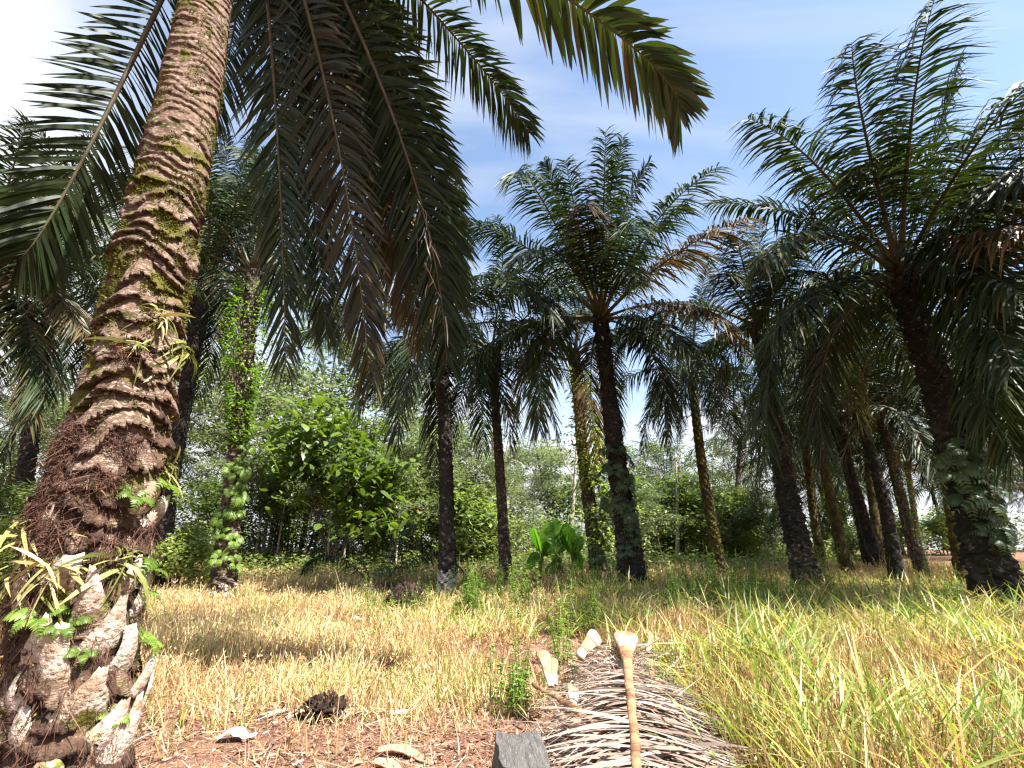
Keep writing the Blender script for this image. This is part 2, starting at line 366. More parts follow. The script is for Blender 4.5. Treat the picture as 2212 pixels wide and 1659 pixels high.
SPEC = {  # (r, z) control points of the rachis, 6 m class
    'spear': [(0, 0), (.35, 2.2), (.7, 4.2), (1.7, 5.9)],
    'up':    [(0, 0), (1.1, 2.3), (2.4, 4.4), (4.3, 4.7)],
    'arch':  [(0, 0), (1.7, 2.0), (3.7, 2.9), (5.5, 1.1)],
    'flat':  [(0, 0), (2.0, 1.0), (4.1, .9), (5.3, -1.6)],
    'hang':  [(0, 0), (1.7, .6), (3.1, -.7), (3.5, -4.0)],
    'skirt': [(0, 0), (1.0, .1), (1.6, -1.6), (1.5, -4.8)],
}
FR = {}
def frond_variants():
    sd = 100
    for kind, pts in SPEC.items():
        for vi in range(3):
            for lod in (0, 1):
                g = np.random.default_rng(sd); sd += 1
                P = np.array([(x, g.normal(0, .12) * i, z) for i, (x, z) in enumerate(pts)]) * np.array([g.uniform(.9, 1.1), 1, 1])
                old = kind in ('hang', 'skirt')
                FR[kind, vi, lod] = P
                if lod: continue
                mb = MB()
                frond_add(mb, P, n=96, Lmax=1.10, width=.064, k=4, plum=.75, droop=.60 if not old else .6, side=(0, -1, 0), seed=sd, tbase=.4 if vi != 2 or not old else .62, r0=.07)
                FR[kind, vi] = mb.mesh('frond', ['palm_leaf' if not (kind == 'skirt' and vi == 2) else 'palm_leaf_old', 'rachis'])
frond_variants()

# ------------------------------------------------------------------ trunks
def trunk_mesh(pts, radii, mat, amp=.06, sp=.16, nr=28, dz=.035, seed=0, m=5, name='trunk', matz=None, mats=None):
    g = np.random.default_rng(seed)
    L = np.linalg.norm(np.diff(np.asarray(pts), axis=0), axis=1).sum()
    n = max(20, int(L / dz))
    C = path_pts(pts, n)
    tz = np.linspace(0, 1, n)
    rr = np.interp(tz, np.linspace(0, 1, len(radii)), radii)
    th = np.arange(nr) / nr * 2 * math.pi
    zz = tz[:, None] * L
    ph = zz / sp
    wob = .42 * np.sin(m * th[None] + np.floor(ph * .5) * 2.0 + seed) + .3 * np.sin((m + 3) * th[None] - ph * 1.7 + seed * 2.1) + g.normal(0, .05, (n, nr))
    fr = np.mod(ph + wob, 1.0)
    r = rr[:, None] + amp * (1 - fr)**1.6 + g.normal(0, amp * .14, (n, nr)) + amp * .5 * np.sin(m * th[None] + ph * 2.3)
    V = C[:, None] + np.stack([np.cos(th)[None] * r, np.sin(th)[None] * r, -.5 * amp * (1 - fr)**2], -1)
    i = np.arange(n - 1)[:, None] * nr; j = np.arange(nr)[None]; j2 = (j + 1) % nr
    f = np.stack([i + j, i + j2, i + nr + j2, i + nr + j], -1).reshape(-1, 4)
    mb = MB()
    mb.add(V.reshape(-1, 3), f, 0)
    if matz is not None:  # second material below a height
        fz = np.repeat(np.arange(n - 1), nr) / n * L
        mb.m[0] = (fz < matz + np.tile(g.normal(0, .12, nr), n - 1)).astype(int)
    return mb.mesh(name, mats or [mat], smooth=True)

def ground_pt(x, y): return np.array([x, y, float(gz(x, y))])

PALM_N = [0]
def generic_fronds(n, seed, dens=(.10, .16, .28, .22, .16, .08)):
    """list (kind, variant, azimuth, height offset, scale)"""
    g = np.random.default_rng(seed); out = []
    kinds = ['spear', 'up', 'arch', 'flat', 'hang', 'skirt']
    cnt = np.round(np.array(dens) * n).astype(int)
    i = 0
    for kd, c in zip(kinds, cnt):
        for q in range(c):
            out.append((kd, int(g.integers(0, 3)), i * 2.39996 + g.normal(0, .15), {'spear': .15, 'up': .08, 'arch': 0, 'flat': -.1, 'hang': -.18, 'skirt': -.3}[kd], g.uniform(.88, 1.1)))
            i += 1
    return out
def palm(label, base, crown, r0=.30, r1=.20, mat='trunk_dark', fronds=None, custom=None, scale=1.0, group='oil palms of the plantation', amp=.06, seed=0, mid=None, matz=None, mats=None, sp=.16, fruit=False):
    """oil palm: trunk and separate fronds"""
    base = np.asarray(base, float); crown = np.asarray(crown, float)
    root = thing('oil_palm', label, 'palm tree', base, group)
    c = crown - base
    pts = [np.array([0, 0, -.15])] + ([np.asarray(mid) - base] if mid is not None else [c * .5 + np.array([c[0] * .06, 0, 0])]) + [c + np.array([0, 0, .15])]
    link('trunk', trunk_mesh(pts, [r0 * 1.35, r0, (r0 + r1) / 2, r1, r1 * 1.25], mat, amp, sp, seed=seed, matz=matz, mats=mats), root)
    for kd, vi, az, dz, sc in (fronds or []):
        o = link('frond', FR[kd, vi], root, c + np.array([math.cos(az) * r1 * .5, math.sin(az) * r1 * .5, dz]), (0, 0, az), sc * scale)
    for spec in (custom or []):
        frond_px(root, base, crown, **spec)
    if fruit:
        mb = MB(); g = np.random.default_rng(seed)
        for a in (0.4, 2.2, 4.4):
            ctr = c + np.array([math.cos(a) * r1 * 1.5, math.sin(a) * r1 * 1.5, .05])
            lump(mb, ctr, .2, seed=seed + int(a * 10), squash=1.1, spiky=.25)
        mb.build('fruit_bunch', ['fruit'], root)
    return root
FSEED = [500]
def frond_px(root, base, crown, tip, via, L=6.6, near=True, old=0, w=.066, n=112, Lmax=1.12, droop=.62, dead=False, plum=.7, tb=None):
    """a frond of length about L whose end and middle lie in the given directions"""
    d = nrm(ray(*tip)); o = np.array([0, 0, CAM_H]); oc = crown - o
    tc = d @ oc; perp = np.linalg.norm(oc - d * tc)
    Lc = L * .93
    q = math.sqrt(max(0, Lc * Lc - perp * perp))
    q = min(q, Lc * .75)
    tipp = o + d * (tc - q if near else tc + q)
    dv = ray(*via); Yv = crown[1] * .5 + tipp[1] * .5
    viap = o + dv * (Yv / dv[1])
    c = 2 * viap - .5 * (crown + tipp)
    P = np.array([crown, crown + (c - crown) * .667, tipp + (c - tipp) * .667, tipp]) - base
    a0 = nrm(P[1] - P[0]); P[0] = P[0] + a0 * .12
    FSEED[0] += 1
    g = np.random.default_rng(FSEED[0])
    h = (P[3] - P[0]).copy(); h[2] = 0
    if np.linalg.norm(h) < 1.5: h = (P[2] - P[0]) + 0; h[2] = 0
    if np.linalg.norm(h) < .3: h = np.array([1.0, .3, 0])
    side = nrm(np.cross(nrm(h), [0, 0, 1.0]))
    mb = MB()
    frond_add(mb, P, n=n, Lmax=Lmax, width=w, k=4, plum=plum, droop=droop, side=side, seed=FSEED[0], tbase=(.4 if tb is None else tb), r0=.075)
    mb.build('frond', ['palm_leaf_dead' if dead else 'palm_leaf_old' if old else 'palm_leaf', 'rachis'], root)

def lump(mb, ctr, r, seed=0, squash=1.0, spiky=.2, nu=22, nv=14, mi=0, tint=.5):
    V = []; 
    for i in range(nv + 1):
        for j in range(nu):
            a = i / nv * math.pi; b = j / nu * 2 * math.pi
            d = Vector((math.sin(a) * math.cos(b), math.sin(a) * math.sin(b), math.cos(a)))
            k = 1 + spiky * noise.noise(d * 3.5 + Vector((seed, 0, 0))) * 1.2 + spiky * .8 * noise.noise(d * 9 + Vector((0, seed, 0)))
            V.append((ctr[0] + d.x * r * k, ctr[1] + d.y * r * k, ctr[2] + d.z * r * k * squash))
    f = [(i * nu + j, i * nu + (j + 1) % nu, (i + 1) * nu + (j + 1) % nu, (i + 1) * nu + j) for i in range(nv) for j in range(nu)]
    mb.add(V, f, mi, tint)

# ------------------------------------------------------------------ leaves and trees
def diamonds(mb, p, d, W, L, wid, tint, mi=0, fold=0.0):
    """one folded leaf per point: base, side, tip, side"""
    mid = p + d * (L * .45)[:, None]
    up = np.cross(d, W) * (wid * fold)[:, None]
    V = np.stack([p, mid + W * (wid * .5)[:, None] + up, p + d * L[:, None], mid - W * (wid * .5)[:, None] + up], 1)
    n = len(p); i = np.arange(n)[:, None] * 4
    if fold:
        f = np.concatenate([i + np.array([[0, 1, 2]]), i + np.array([[0, 2, 3]])])
    else:
        f = i + np.arange(4)[None]
    mb.add(V.reshape(-1, 3), f, mi, np.repeat(tint, 4))
def rand_dirs(g, n, zlo=-.5, zhi=.3):
    a = g.uniform(0, 2 * math.pi, n); z = g.uniform(zlo, zhi, n); r = np.sqrt(1 - z * z)
    return np.stack([np.cos(a) * r, np.sin(a) * r, z], 1)
def leafcloud(mb, ctr, rad, per, size, seed=0, mi=0, wr=.5, tb=.45, zlo=-.7, zhi=.25, hollow=0.0, fold=.15):
    """per leaves around each centre, in an ellipsoid of half-axes rad"""
    g = np.random.default_rng(seed)
    ctr = np.asarray(ctr, float); n = len(ctr) * per
    o = g.normal(0, 1, (n, 3)); o = nrm(o) * (g.random((n, 1)) * (1 - hollow) + hollow)**(1 / 2.2)
    rad = np.asarray(rad, float)
    radn = np.repeat(np.broadcast_to(rad, (len(ctr), 3)), per, 0)
    p = np.repeat(ctr, per, 0) + o * radn
    d = nrm(rand_dirs(g, n, zlo, zhi) + o * .5)
    ref = nrm(np.stack([g.normal(0, .5, n), g.normal(0, .5, n), np.ones(n)], 1))
    W = nrm(np.cross(d, ref))
    L = size * g.uniform(.6, 1.25, n)
    ti = np.clip(np.repeat(g.normal(tb, .14, len(ctr)), per) + g.normal(0, .13, n), 0, 1)
    diamonds(mb, p, d, W, L, L * wr, ti, mi, fold)
def limb(mb, p, d, L, r0, r1, g, bend=.25, up=.15, k=5, n=6, mi=0):
    pts = [np.asarray(p, float)]; d = nrm(d)
    for i in range(n):
        d = nrm(d + g.normal(0, bend / n**.5, 3) * .6 + np.array([0, 0, up / n]))
        pts.append(pts[-1] + d * L / n)
    add_tube(mb, pts, np.linspace(r0, r1, n + 1), k, mi)
    return np.array(pts), d
TREES = {}
def tree_proto(key, H, seed, r0=.12, first=.45, nl=7, ll=.3, leaf='rubber', bark='bark_pale', size=.16, per=60, crad=(.8, .8, .4), wr=.42, sub=3, tb=.45, stems=1, lean=.06, upl=.5):
    g = np.random.default_rng(seed)
    tr = MB(); cr = MB(); tips = []
    for s_ in range(stems):
        p0 = np.array([g.normal(0, .25), g.normal(0, .25), -.1]) if stems > 1 else np.array([0, 0, -.1])
        h = H * g.uniform(.8, 1) if stems > 1 else H
        pts, d = limb(tr, p0, np.array([g.normal(0, lean), g.normal(0, lean), 1]), h * .9, r0, r0 * .25, g, bend=.12, up=.1, k=7, n=10)
        tips.append(pts[-1] + d * .2)
        for i in range(nl):
            t = first + (1 - first) * (i + g.uniform(0, .8)) / nl
            q = pts[min(int(t * 10), 9)] + (pts[min(int(t * 10) + 1, 10)] - pts[min(int(t * 10), 9)]) * ((t * 10) % 1)
            a = i * 2.4 + g.uniform(0, 1)
            l = H * ll * (1.15 - .6 * (t - first) / (1 - first)) * g.uniform(.7, 1.2)
            lp, ld = limb(tr, q, np.array([math.cos(a), math.sin(a), upl + g.normal(0, .15)]), l, r0 * .4 * (1.2 - t), r0 * .1, g, bend=.35, up=.2)
            tips.append(lp[-1])
            for u in range(sub):
                m = lp[g.integers(2, 6)]
                sp, sd = limb(tr, m, nrm(ld + g.normal(0, .6, 3)), l * g.uniform(.3, .6), r0 * .13, r0 * .05, g, bend=.4, up=.1, k=4, n=4)
                tips.append(sp[-1])
    leafcloud(cr, np.array(tips), np.array(crad), per, size, seed + 1, wr=wr, tb=tb, hollow=.1)
    TREES[key] = (tr.mesh('trunk', [bark]), cr.mesh('crown', [leaf]))
def place_tree(key, name, label, cat, x, y, s=1.0, rot=0.0, group=None, lean=(0, 0)):
    tr, cr = TREES[key]
    o = thing(name, label, cat, ground_pt(x, y), group)
    o.rotation_euler = (lean[0], lean[1], rot); o.scale = (s, s, s)
    link('trunk', tr, o); link('crown', cr, o)
    return o
tree_proto('rubber_a', 9.0, 1, r0=.10, first=.38, nl=11, ll=.25, per=70, size=.27, crad=(.9, .9, .28))
tree_proto('rubber_b', 9.0, 2, r0=.09, first=.55, nl=9, ll=.28, per=70, size=.27, crad=(.95, .95, .26), lean=.1)
tree_proto('rubber_c', 7.0, 3, r0=.08, first=.35, nl=10, ll=.28, per=62, size=.26, crad=(.85, .85, .32))
tree_proto('bush_a', 3.6, 4, r0=.05, first=.15, nl=8, ll=.32, leaf='broad', bark='bark_brown', per=48, size=.23, crad=(.62, .62, .34), stems=3, sub=2)
tree_proto('bush_b', 2.6, 5, r0=.035, first=.1, nl=7, ll=.38, leaf='bushleaf', bark='bark_brown', per=42, size=.23, crad=(.58, .58, .30), stems=4, sub=2)
tree_proto('thicket', 5.0, 6, r0=.06, first=.2, nl=9, ll=.25, leaf='broad', bark='bark_brown', per=50, size=.24, crad=(.72, .72, .36), stems=3, sub=2, tb=.3)
tree_proto('bare', 4.6, 8, r0=.10, first=.45, nl=8, ll=.30, leaf='rubber', bark='bark_pale', per=9, size=.18, crad=(.5, .5, .3), sub=2, upl=.9)

# ------------------------------------------------------------------ ground
def build_ground():
    def axis(lo, hi, fine0, fine1, step):
        a = list(np.arange(fine0, fine1 + 1e-6, step)); k = step
        v = fine1
        while v < hi: k *= 1.25; v += k; a.append(v)
        v = fine0; k = step; b = []
        while v > lo: k *= 1.25; v -= k; b.append(v)
        return np.array(b[::-1] + a)
    xs = axis(-600, 600, -14, 14, .14); ys = axis(-300, 900, 1, 22, .14)
    X, Y = np.meshgrid(xs, ys)
    Z = gz(X, Y)
    fz = np.array([noise.noise(Vector((a * 1.7, b * 1.7, 0))) * .045 + noise.noise(Vector((a * 6, b * 6, 3))) * .018 for a, b in zip(X.ravel(), Y.ravel())]).reshape(X.shape)
    Z = Z + fz * np.exp(-np.clip(np.hypot(X, Y) - 25, 0, 100) / 20)
    nx = len(xs)
    i = np.arange(len(ys) - 1)[:, None] * nx + np.arange(nx - 1)[None]
    f = np.stack([i, i + 1, i + nx + 1, i + nx], -1).reshape(-1, 4)
    mb = MB(); mb.add(np.stack([X, Y, Z], -1).reshape(-1, 3), f)
    tag(mb.build('ground', ['ground']), kind='structure')
build_ground()

# ------------------------------------------------------------------ the foreground palm
HY = 3.3
def build_hero():
    px = [(140, 1700, 158), (158, 1500, 150), (172, 1300, 142), (205, 1150, 128), (248, 1000, 108), (290, 800, 88), (348, 500, 79), (412, 200, 68), (445, 0, 57), (505, -420, 46)]
    pts = []; rad = []
    for x, y, r in px:
        p = at(x, y, HY); dep = HY / ray(x, y)[1]
        pts.append(p); rad.append(r / F * dep / 1.24)
    base = np.array([pts[0][0], HY, 0.0]); base[2] = float(gz(base[0], HY)) - .02
    pts = [base + np.array([.0, 0, -.2])] + pts; rad = [rad[0] * 1.05] + rad
    n = 720; nr = 120
    C = path_pts(pts, n); zs = C[:, 2]
    rr = np.interp(np.linspace(0, 1, n), np.linspace(0, 1, len(rad)), rad)
    rr = rr - np.interp(zs, [0, 1.2, 1.9, 2.6], [.05, .045, .02, 0])   # the stubs and roots stand on it
    # resample evenly in height
    zt = np.linspace(zs.min(), zs.max(), 900); C = np.stack([np.interp(zt, zs, C[:, k]) for k in range(3)], 1); rr = np.interp(zt, zs, rr); zs = zt; n = 900
    spc = np.interp(zs, [0, 1.5, 2.2, 3.2, 4.2, 6, 9], [.19, .17, .155, .140, .115, .085, .08])
    amp = np.interp(zs, [0, 1.2, 2.0, 3.0, 3.8, 4.8, 9], [.055, .05, .085, .076, .055, .018, .013])
    ph = np.cumsum(np.gradient(zs) / spc)
    th = np.arange(nr) / nr * 2 * math.pi
    V = np.zeros((n, nr, 3))
    for i in range(n):
        for j in range(nr):
            a = th[j]; ca, sa = math.cos(a), math.sin(a)
            n1 = noise.noise(Vector((ca * 1.7, sa * 1.7, zs[i] * 1.6)))
            n2 = noise.noise(Vector((ca * 5, sa * 5, zs[i] * 7)))
            w = .30 * math.sin(2 * a + ph[i] * .9) + .85 * noise.noise(Vector((ca * 1.5, sa * 1.5, zs[i] * 2.6))) + .20 * n2 + .16 * math.sin(5 * a - ph[i] * 1.3) + .13 * noise.noise(Vector((ca * 13, sa * 13, zs[i] * 9))) + .10 * noise.noise(Vector((ca * 34, sa * 34, zs[i] * 14)))
            q = ph[i] + w; fr = q - math.floor(q)
            bi = math.floor(q)
            va = .45 + .9 * max(0, noise.noise(Vector((ca * 1.6 + bi * 7.7, sa * 1.6, bi * 3.1))) + .55)
            up = 1.0 if fr < .86 else 1 - (fr - .86) / .14 * .0
            lip = (1 - fr)**1.6 * va
            r = rr[i] + amp[i] * (lip - .25) + .010 * n2 * min(1, amp[i] / .03) + .012 * n1 + .004 * noise.noise(Vector((ca * 22, sa * 22, zs[i] * 16)))
            dz = -amp[i] * .75 * (1 - fr)**5 * va
            V[i, j] = (C[i, 0] + ca * r - base[0], C[i, 1] + sa * r - base[1], C[i, 2] + dz - base[2])
    mb = MB()
    i = np.arange(n - 1)[:, None] * nr; j = np.arange(nr)[None]; j2 = (j + 1) % nr
    mb.add(V.reshape(-1, 3), np.stack([i + j, i + j2, i + nr + j2, i + nr + j], -1).reshape(-1, 4))
    root = thing('oil_palm', 'huge palm close by, its mossy scarred trunk running out of the picture top', 'palm tree', base, 'oil palms of the plantation')
    fz = np.repeat(zs[:-1], nr); fa = np.tile(th, n - 1)
    edge = np.array([noise.noise(Vector((math.cos(q) * 2.6, math.sin(q) * 2.6, w * 3.0))) for q, w in zip(fa, fz)])
    mb.m[0] = (edge > np.interp(fz, [0, 1.35, 2.0, 2.35, 2.6], [-.12, -.12, .05, .30, .9])).astype(int)
    trunk = mb.build('trunk', ['hero_bark', 'humus'], root)
    def surf(z, a, out=0.0):
        c = np.array([np.interp(z, zs, C[:, k]) for k in range(3)]); r = np.interp(z, zs, rr) + out
        return np.array([c[0] + math.cos(a) * r, c[1] + math.sin(a) * r, z]) - base
    # cut leaf bases on the lower trunk, each a stub pointing up and outward
    g = np.random.default_rng(5)
    k = 0
    for lev, z in enumerate(np.arange(.10, 1.62, .155)):
        for q in range(5):
            a = lev * 2.39996 * .35 + q * 2 * math.pi / 5 + g.normal(0, .1)
            am = (a + math.pi) % (2 * math.pi) - math.pi
            if am > 1.0 and am < 2.5: continue          # the far side
            if z > 1.1 and g.random() < .35 + .3 * (z > 1.35): continue
            if k >= 44: break
            k += 1
            rad_d = np.array([math.cos(a), math.sin(a), 0]); tan = np.array([-math.sin(a), math.cos(a), 0])
            l = g.uniform(.20, .40); wd = g.uniform(.075, .135); out = g.uniform(.05, .20)
            p0 = surf(z + g.normal(0, .03), a, -.05)
            d = nrm(np.array([0, 0, 1]) + rad_d * out + tan * g.normal(.10, .20))
            pp = [p0 + d * l * s + rad_d * (.045 * math.sin(s * 2.6)) for s in np.linspace(0, 1, 8)]
            b = MB()
            sh = np.array([1.15, 1.1, 1, .85, .66, .46, .30, .16]) if g.random() < .6 else np.array([1.1, 1.1, 1, .9, .8, .72, .62, .5])
            th8 = np.arange(14) / 14 * 2 * math.pi
            VV = []
            for s in range(8):
                for t in th8:
                    cx = math.cos(t); cy = math.sin(t)
                    th_ = .026 * (1 - .6 * s / 7)
                    nz = 1 + .16 * noise.noise(Vector((t * 2 + k, s * .9, k)))
                    cr = -.35 * wd * sh[s] * (cx * cx)          # crescent section, hugging the trunk
                    VV.append(pp[s] + tan * cx * wd * sh[s] * nz + rad_d * (cy * th_ * nz + cr + .02) + d * (.03 * noise.noise(Vector((t * 3, k * 2.2, 0))) if s == 7 else 0))
            ff = [(s * 14 + t, s * 14 + (t + 1) % 14, (s + 1) * 14 + (t + 1) % 14, (s + 1) * 14 + t) for s in range(7) for t in range(14)]
            VV.append(pp[7] - d * .012); nV = len(VV) - 1
            b.add(np.array(VV), ff)
            b.f.append(np.array([(7 * 14 + t, 7 * 14 + (t + 1) % 14, nV) for t in range(14)])); b.m.append(np.zeros(14, int))
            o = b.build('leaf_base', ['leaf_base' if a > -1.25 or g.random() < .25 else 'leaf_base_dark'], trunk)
    # reddish mats of hanging roots
    for mi_, (z0, a0, ss, cnt) in enumerate([(2.02, -1.95, .22, 420), (1.80, -2.35, .26, 560), (1.66, -1.75, .24, 520), (1.52, -2.2, .24, 460), (1.98, -.75, .13, 200), (1.72, -.95, .14, 240), (1.40, -1.5, .2, 260), (2.62, -1.05, .12, 150)]):
        b = MB(); m = int(cnt * 2.2)
        z = z0 + g.normal(0, ss * .32, m); a = a0 + g.normal(0, ss * 1.7, m)
        P = np.array([surf(zz, aa, g.uniform(-.01, .085)) for zz, aa in zip(z, a)])
        rd = np.stack([np.cos(a), np.sin(a), np.zeros(m)], 1)
        d = nrm(g.normal(0, .8, (m, 3)) + rd * .22 + np.array([0, 0, -.4]))
        L = g.uniform(.012, .045, m); W = nrm(np.cross(d, nrm(g.normal(0, 1, (m, 3)))))
        Vv, f = strips(P, d, L, W, g.uniform(.003, .007, m), (1, 1, .7, .3), g.uniform(.1, .9, m), 4, curl=g.normal(0, .8, (m, 3)))
        b.add(Vv, f, 0, np.repeat(np.clip(g.normal(.5, .25, m), 0, 1)[:, None], 8, 1))
        for q in range(5):
            zq = z0 + g.normal(0, ss * .25); aq = a0 + g.normal(0, ss * 1.3)
            lump(b, surf(zq, aq, -.005), ss * .26, seed=q + mi_ * 9, squash=1.1, spiky=.45, nu=16, nv=10, tint=.15)
        b.build('root_mat', ['root_mat'], trunk)
    # coarse fibres and dead rootlets between the leaf bases
    b = MB(); m = 5200
    z = g.uniform(.1, 1.55, m); a = g.uniform(-2.7, .8, m)
    kp = np.array([noise.noise(Vector((math.cos(q) * 4, math.sin(q) * 4, zz * 4.5 + 9))) > -.05 for q, zz in zip(a, z)]); z = z[kp]; a = a[kp]; m = len(z)
    P = np.array([surf(zz, aa, g.uniform(-.01, .06)) for zz, aa in zip(z, a)])
    rd = np.stack([np.cos(a), np.sin(a), np.zeros(m)], 1)
    d = nrm(rd * .12 + g.normal(0, .38, (m, 3)) + np.array([0, 0, -.8])); W = nrm(np.cross(d, nrm(g.normal(0, 1, (m, 3)))))
    Vv, f = strips(P, d, g.uniform(.03, .10, m), W, g.uniform(.002, .006, m), (1, 1, .7, .2), g.uniform(.2, 1.0, m), 5, curl=g.normal(0, .5, (m, 3)))
    b.add(Vv, f, 0, np.repeat(np.clip(g.normal(.45, .3, m), 0, 1)[:, None], 10, 1))
    b.build('fibre', ['root_mat'], trunk)
    # moss cushions
    b = MB()
    m = 16000
    z = np.concatenate([g.normal(3.55, .55, m // 2), g.uniform(.4, 6.5, m // 2)]); a = g.uniform(-2.6, .7, m)
    kp = np.array([noise.noise(Vector((math.cos(q) * 2.2, math.sin(q) * 2.2, zz * 3.2))) > (.0 if abs(zz - 3.5) < .8 or q > .15 else .16) for q, zz in zip(a, z)])
    z = z[kp]; a = a[kp]; m = len(z)
    P = np.array([surf(zz, aa, g.uniform(-.005, .03) * (1 if zz < 4 else .4)) for zz, aa in zip(z, a)])
    d = nrm(np.stack([np.cos(a), np.sin(a), np.full(m, .1)], 1) + g.normal(0, .6, (m, 3)))
    W = nrm(np.cross(d, nrm(g.normal(0, 1, (m, 3)))))
    diamonds(b, P, d, W, g.uniform(.012, .036, m), g.uniform(.006, .016, m), np.clip(g.normal(.4, .25, m), 0, 1))
    M['moss'] = mat_leaf('moss', [(0, (0.05, 0.055, 0.008)), (.6, (.12, .115, .014)), (1, (.22, .20, .03))], rough=.9, trans=.2, vary=0)
    b.build('moss', ['moss'], trunk)
    # hanging fronds
    crown = at(530, -400, HY)
    H = [  # tip pixel, ground distance of tip, via pixel, its distance, width factor, old
        ((40, 560), 3.7, (235, 235), 3.6, 1.0, 0, .95),
        ((445, 300), 4.9, (525, -60), 4.2, .8, 0, .7),
        ((617, 790), 5.2, (590, 150), 4.4, .9, 0, .9),
        ((800, 830), 5.0, (705, 190), 4.3, 1.0, 1, .9),
        ((915, 740), 5.8, (770, 200), 4.9, 1.0, 1, .95),
        ((965, 780), 5.2, (845, 240), 4.4, 1.0, 0, .95),
        ((860, 560), 6.6, (800, 80), 5.4, 1.0, 0, .9),
        ((1143, 288), 5.6, (975, 70), 4.9, 1.0, 0, .72),
        ((1468, 240), 4.1, (1225, -5), 3.8, 1.5, 0, .80),
        ((705, 720), 5.6, (640, 170), 4.7, 1.0, 0, .9),
        ((880, 690), 6.0, (745, 150), 5.0, 1.0, 1, .9),
        ((985, 640), 5.0, (850, 130), 4.3, 1.0, 0, .9),
    ]
    for qi, (tp, Yt, vp, Yv, wf, old, Lm) in enumerate(H):
        tip = at(*tp, Yt); via = at(*vp, Yv)
        c = 2 * via - .5 * (crown + tip)
        P = np.array([crown, crown + (c - crown) * .667, tip + (c - tip) * .667, tip]) - base
        h = P[3] - P[0]; h[2] = 0
        # leaf plane of a hanging frond faces the trunk
        side = nrm(np.cross(nrm(h), [0, 0, 1.0]))
        if qi in (2, 3, 4, 5, 6, 9, 10, 11): side = nrm(side * .4 + np.array([.9, -.15, 0]) * (1 if side[0] > 0 else -1))
        b = MB()
        frond_add(b, P, n=112 if qi == 8 else 150 if qi in (0, 1, 7) else 200, Lmax=Lm * (.70 if qi == 0 else .88 if qi in (1, 7, 8) else .74), width=(.054 if qi == 8 else .040 if qi in (0, 1, 7) else .050) * wf, k=6, plum=.30 if qi in (0, 8, 7) else .40, droop=.20 if qi in (0,) else .42, side=side, pet=.10, seed=900 + qi, mats=(0, 0), tbase=.38 if not old else .30, fmax=78 if qi not in (0, 1, 7, 8) else 70, fmin=34, gaps=.03, rach=False, prof=(.5, .9, 1, .95, .6, .04), tiptint=.32 if old else .12)
        fo = b.build('frond', ['palm_leaf_old' if old else 'palm_leaf'], root)
        b = MB(); rachis_add(b, P, .052, side, 0, .1); b.build('rachis', ['rachis'], fo)
    # dry leaflets hanging at the edge of the right-hand fronds
    b = MB(); m = 22
    t = g.uniform(.3, .8, m)
    A = at(845, 240, 4.3); B_ = at(975, 800, 5.0)
    P = A + (B_ - A) * t[:, None] + g.normal(0, .08, (m, 3)) + np.array([.08, 0, 0]) - base
    d = nrm(np.stack([g.normal(.18, .3, m), g.normal(-.1, .3, m), np.full(m, -1.0)], 1))
    W = nrm(np.cross(d, nrm(g.normal(0, 1, (m, 3)))))
    Vv, f = strips(P, d, g.uniform(.12, .45, m), W, g.uniform(.008, .020, m), (.6, 1, .8, .1), np.zeros(m), 4, curl=g.normal(0, .2, (m, 3)))
    b.add(Vv, f, 0, np.repeat(np.clip(g.normal(.65, .25, m), 0, 1)[:, None], 8, 1))
    b.build('dry_leaflets', ['palm_leaf_dead'], root)
    # further fronds of the same crown, out of the picture but casting shade
    for i in range(14):
        a = i * 2.4 + .5
        if -.2 < math.sin(a) and i < 3: continue
        kd = ('up', 'arch', 'flat', 'arch', 'spear')[i % 5]
        if math.sin(a) > .3: kd = 'up'
        link('frond', FR[kd, i % 3], root, crown - base, (0, 0, a), 1.0)
    return base, surf, root
hbase, hsurf, hroot = build_hero()

# ferns and epiphytes rooted on the big trunk
def fern_geo(mb, n=6, L=.28, seed=0, mi=0, spread=1.0, hang=.5):
    g = np.random.default_rng(seed)
    for q in range(n):
        a = q / n * 2 * math.pi + g.normal(0, .3)
        d = np.array([math.cos(a), math.sin(a), .8]); l = L * g.uniform(.7, 1.15)
        P = np.array([[0, 0, 0], d * l * .4, d * l * .7 + np.array([0, 0, .0]), np.array([d[0], d[1], .45 - hang]) * l * spread])
        s = np.linspace(.15, 1, 11); b = bez(P, s); T = nrm(dbez(P, s)); S = nrm(np.cross(T, [0, 0, 1.0]))
        add_tube(mb, bez(P, np.linspace(0, 1, 6)), np.linspace(.004, .0015, 6), 4, mi, .3)
        for sg in (-1, 1):
            dd = nrm(S * sg + T * .45); ll = l * .34 * np.interp(s, [.15, .4, 1], [.7, 1, .2])
            W = nrm(np.cross(dd, np.cross(T, S)))
            V, f = strips(b, dd, ll, W, ll * .42, (.5, 1, .75, .08), np.full(11, .25), 4)
            mb.add(V, f, mi, np.repeat(np.clip(g.normal(.5, .15, 11), 0, 1)[:, None], 8, 1))
def strap_geo(mb, n=14, L=.3, seed=0):
    g = np.random.default_rng(seed)
    a = g.uniform(0, 2 * math.pi, n)
    d = nrm(np.stack([np.cos(a) * .8, np.sin(a) * .8, g.uniform(-.3, .9, n)], 1))
    l = L * g.uniform(.5, 1.2, n); W = nrm(np.cross(d, nrm(g.normal(0, 1, (n, 3)))))
    V, f = strips(np.zeros((n, 3)) + g.normal(0, .03, (n, 3)), d, l, W, l * g.uniform(.05, .11, n), (.5, .9, 1, .8, .08), g.uniform(.3, 1.1, n), 5)
    mb.add(V, f, 0, np.repeat(np.clip(g.normal(.5, .28, n), 0, 1)[:, None], 10, 1))
FERN = []
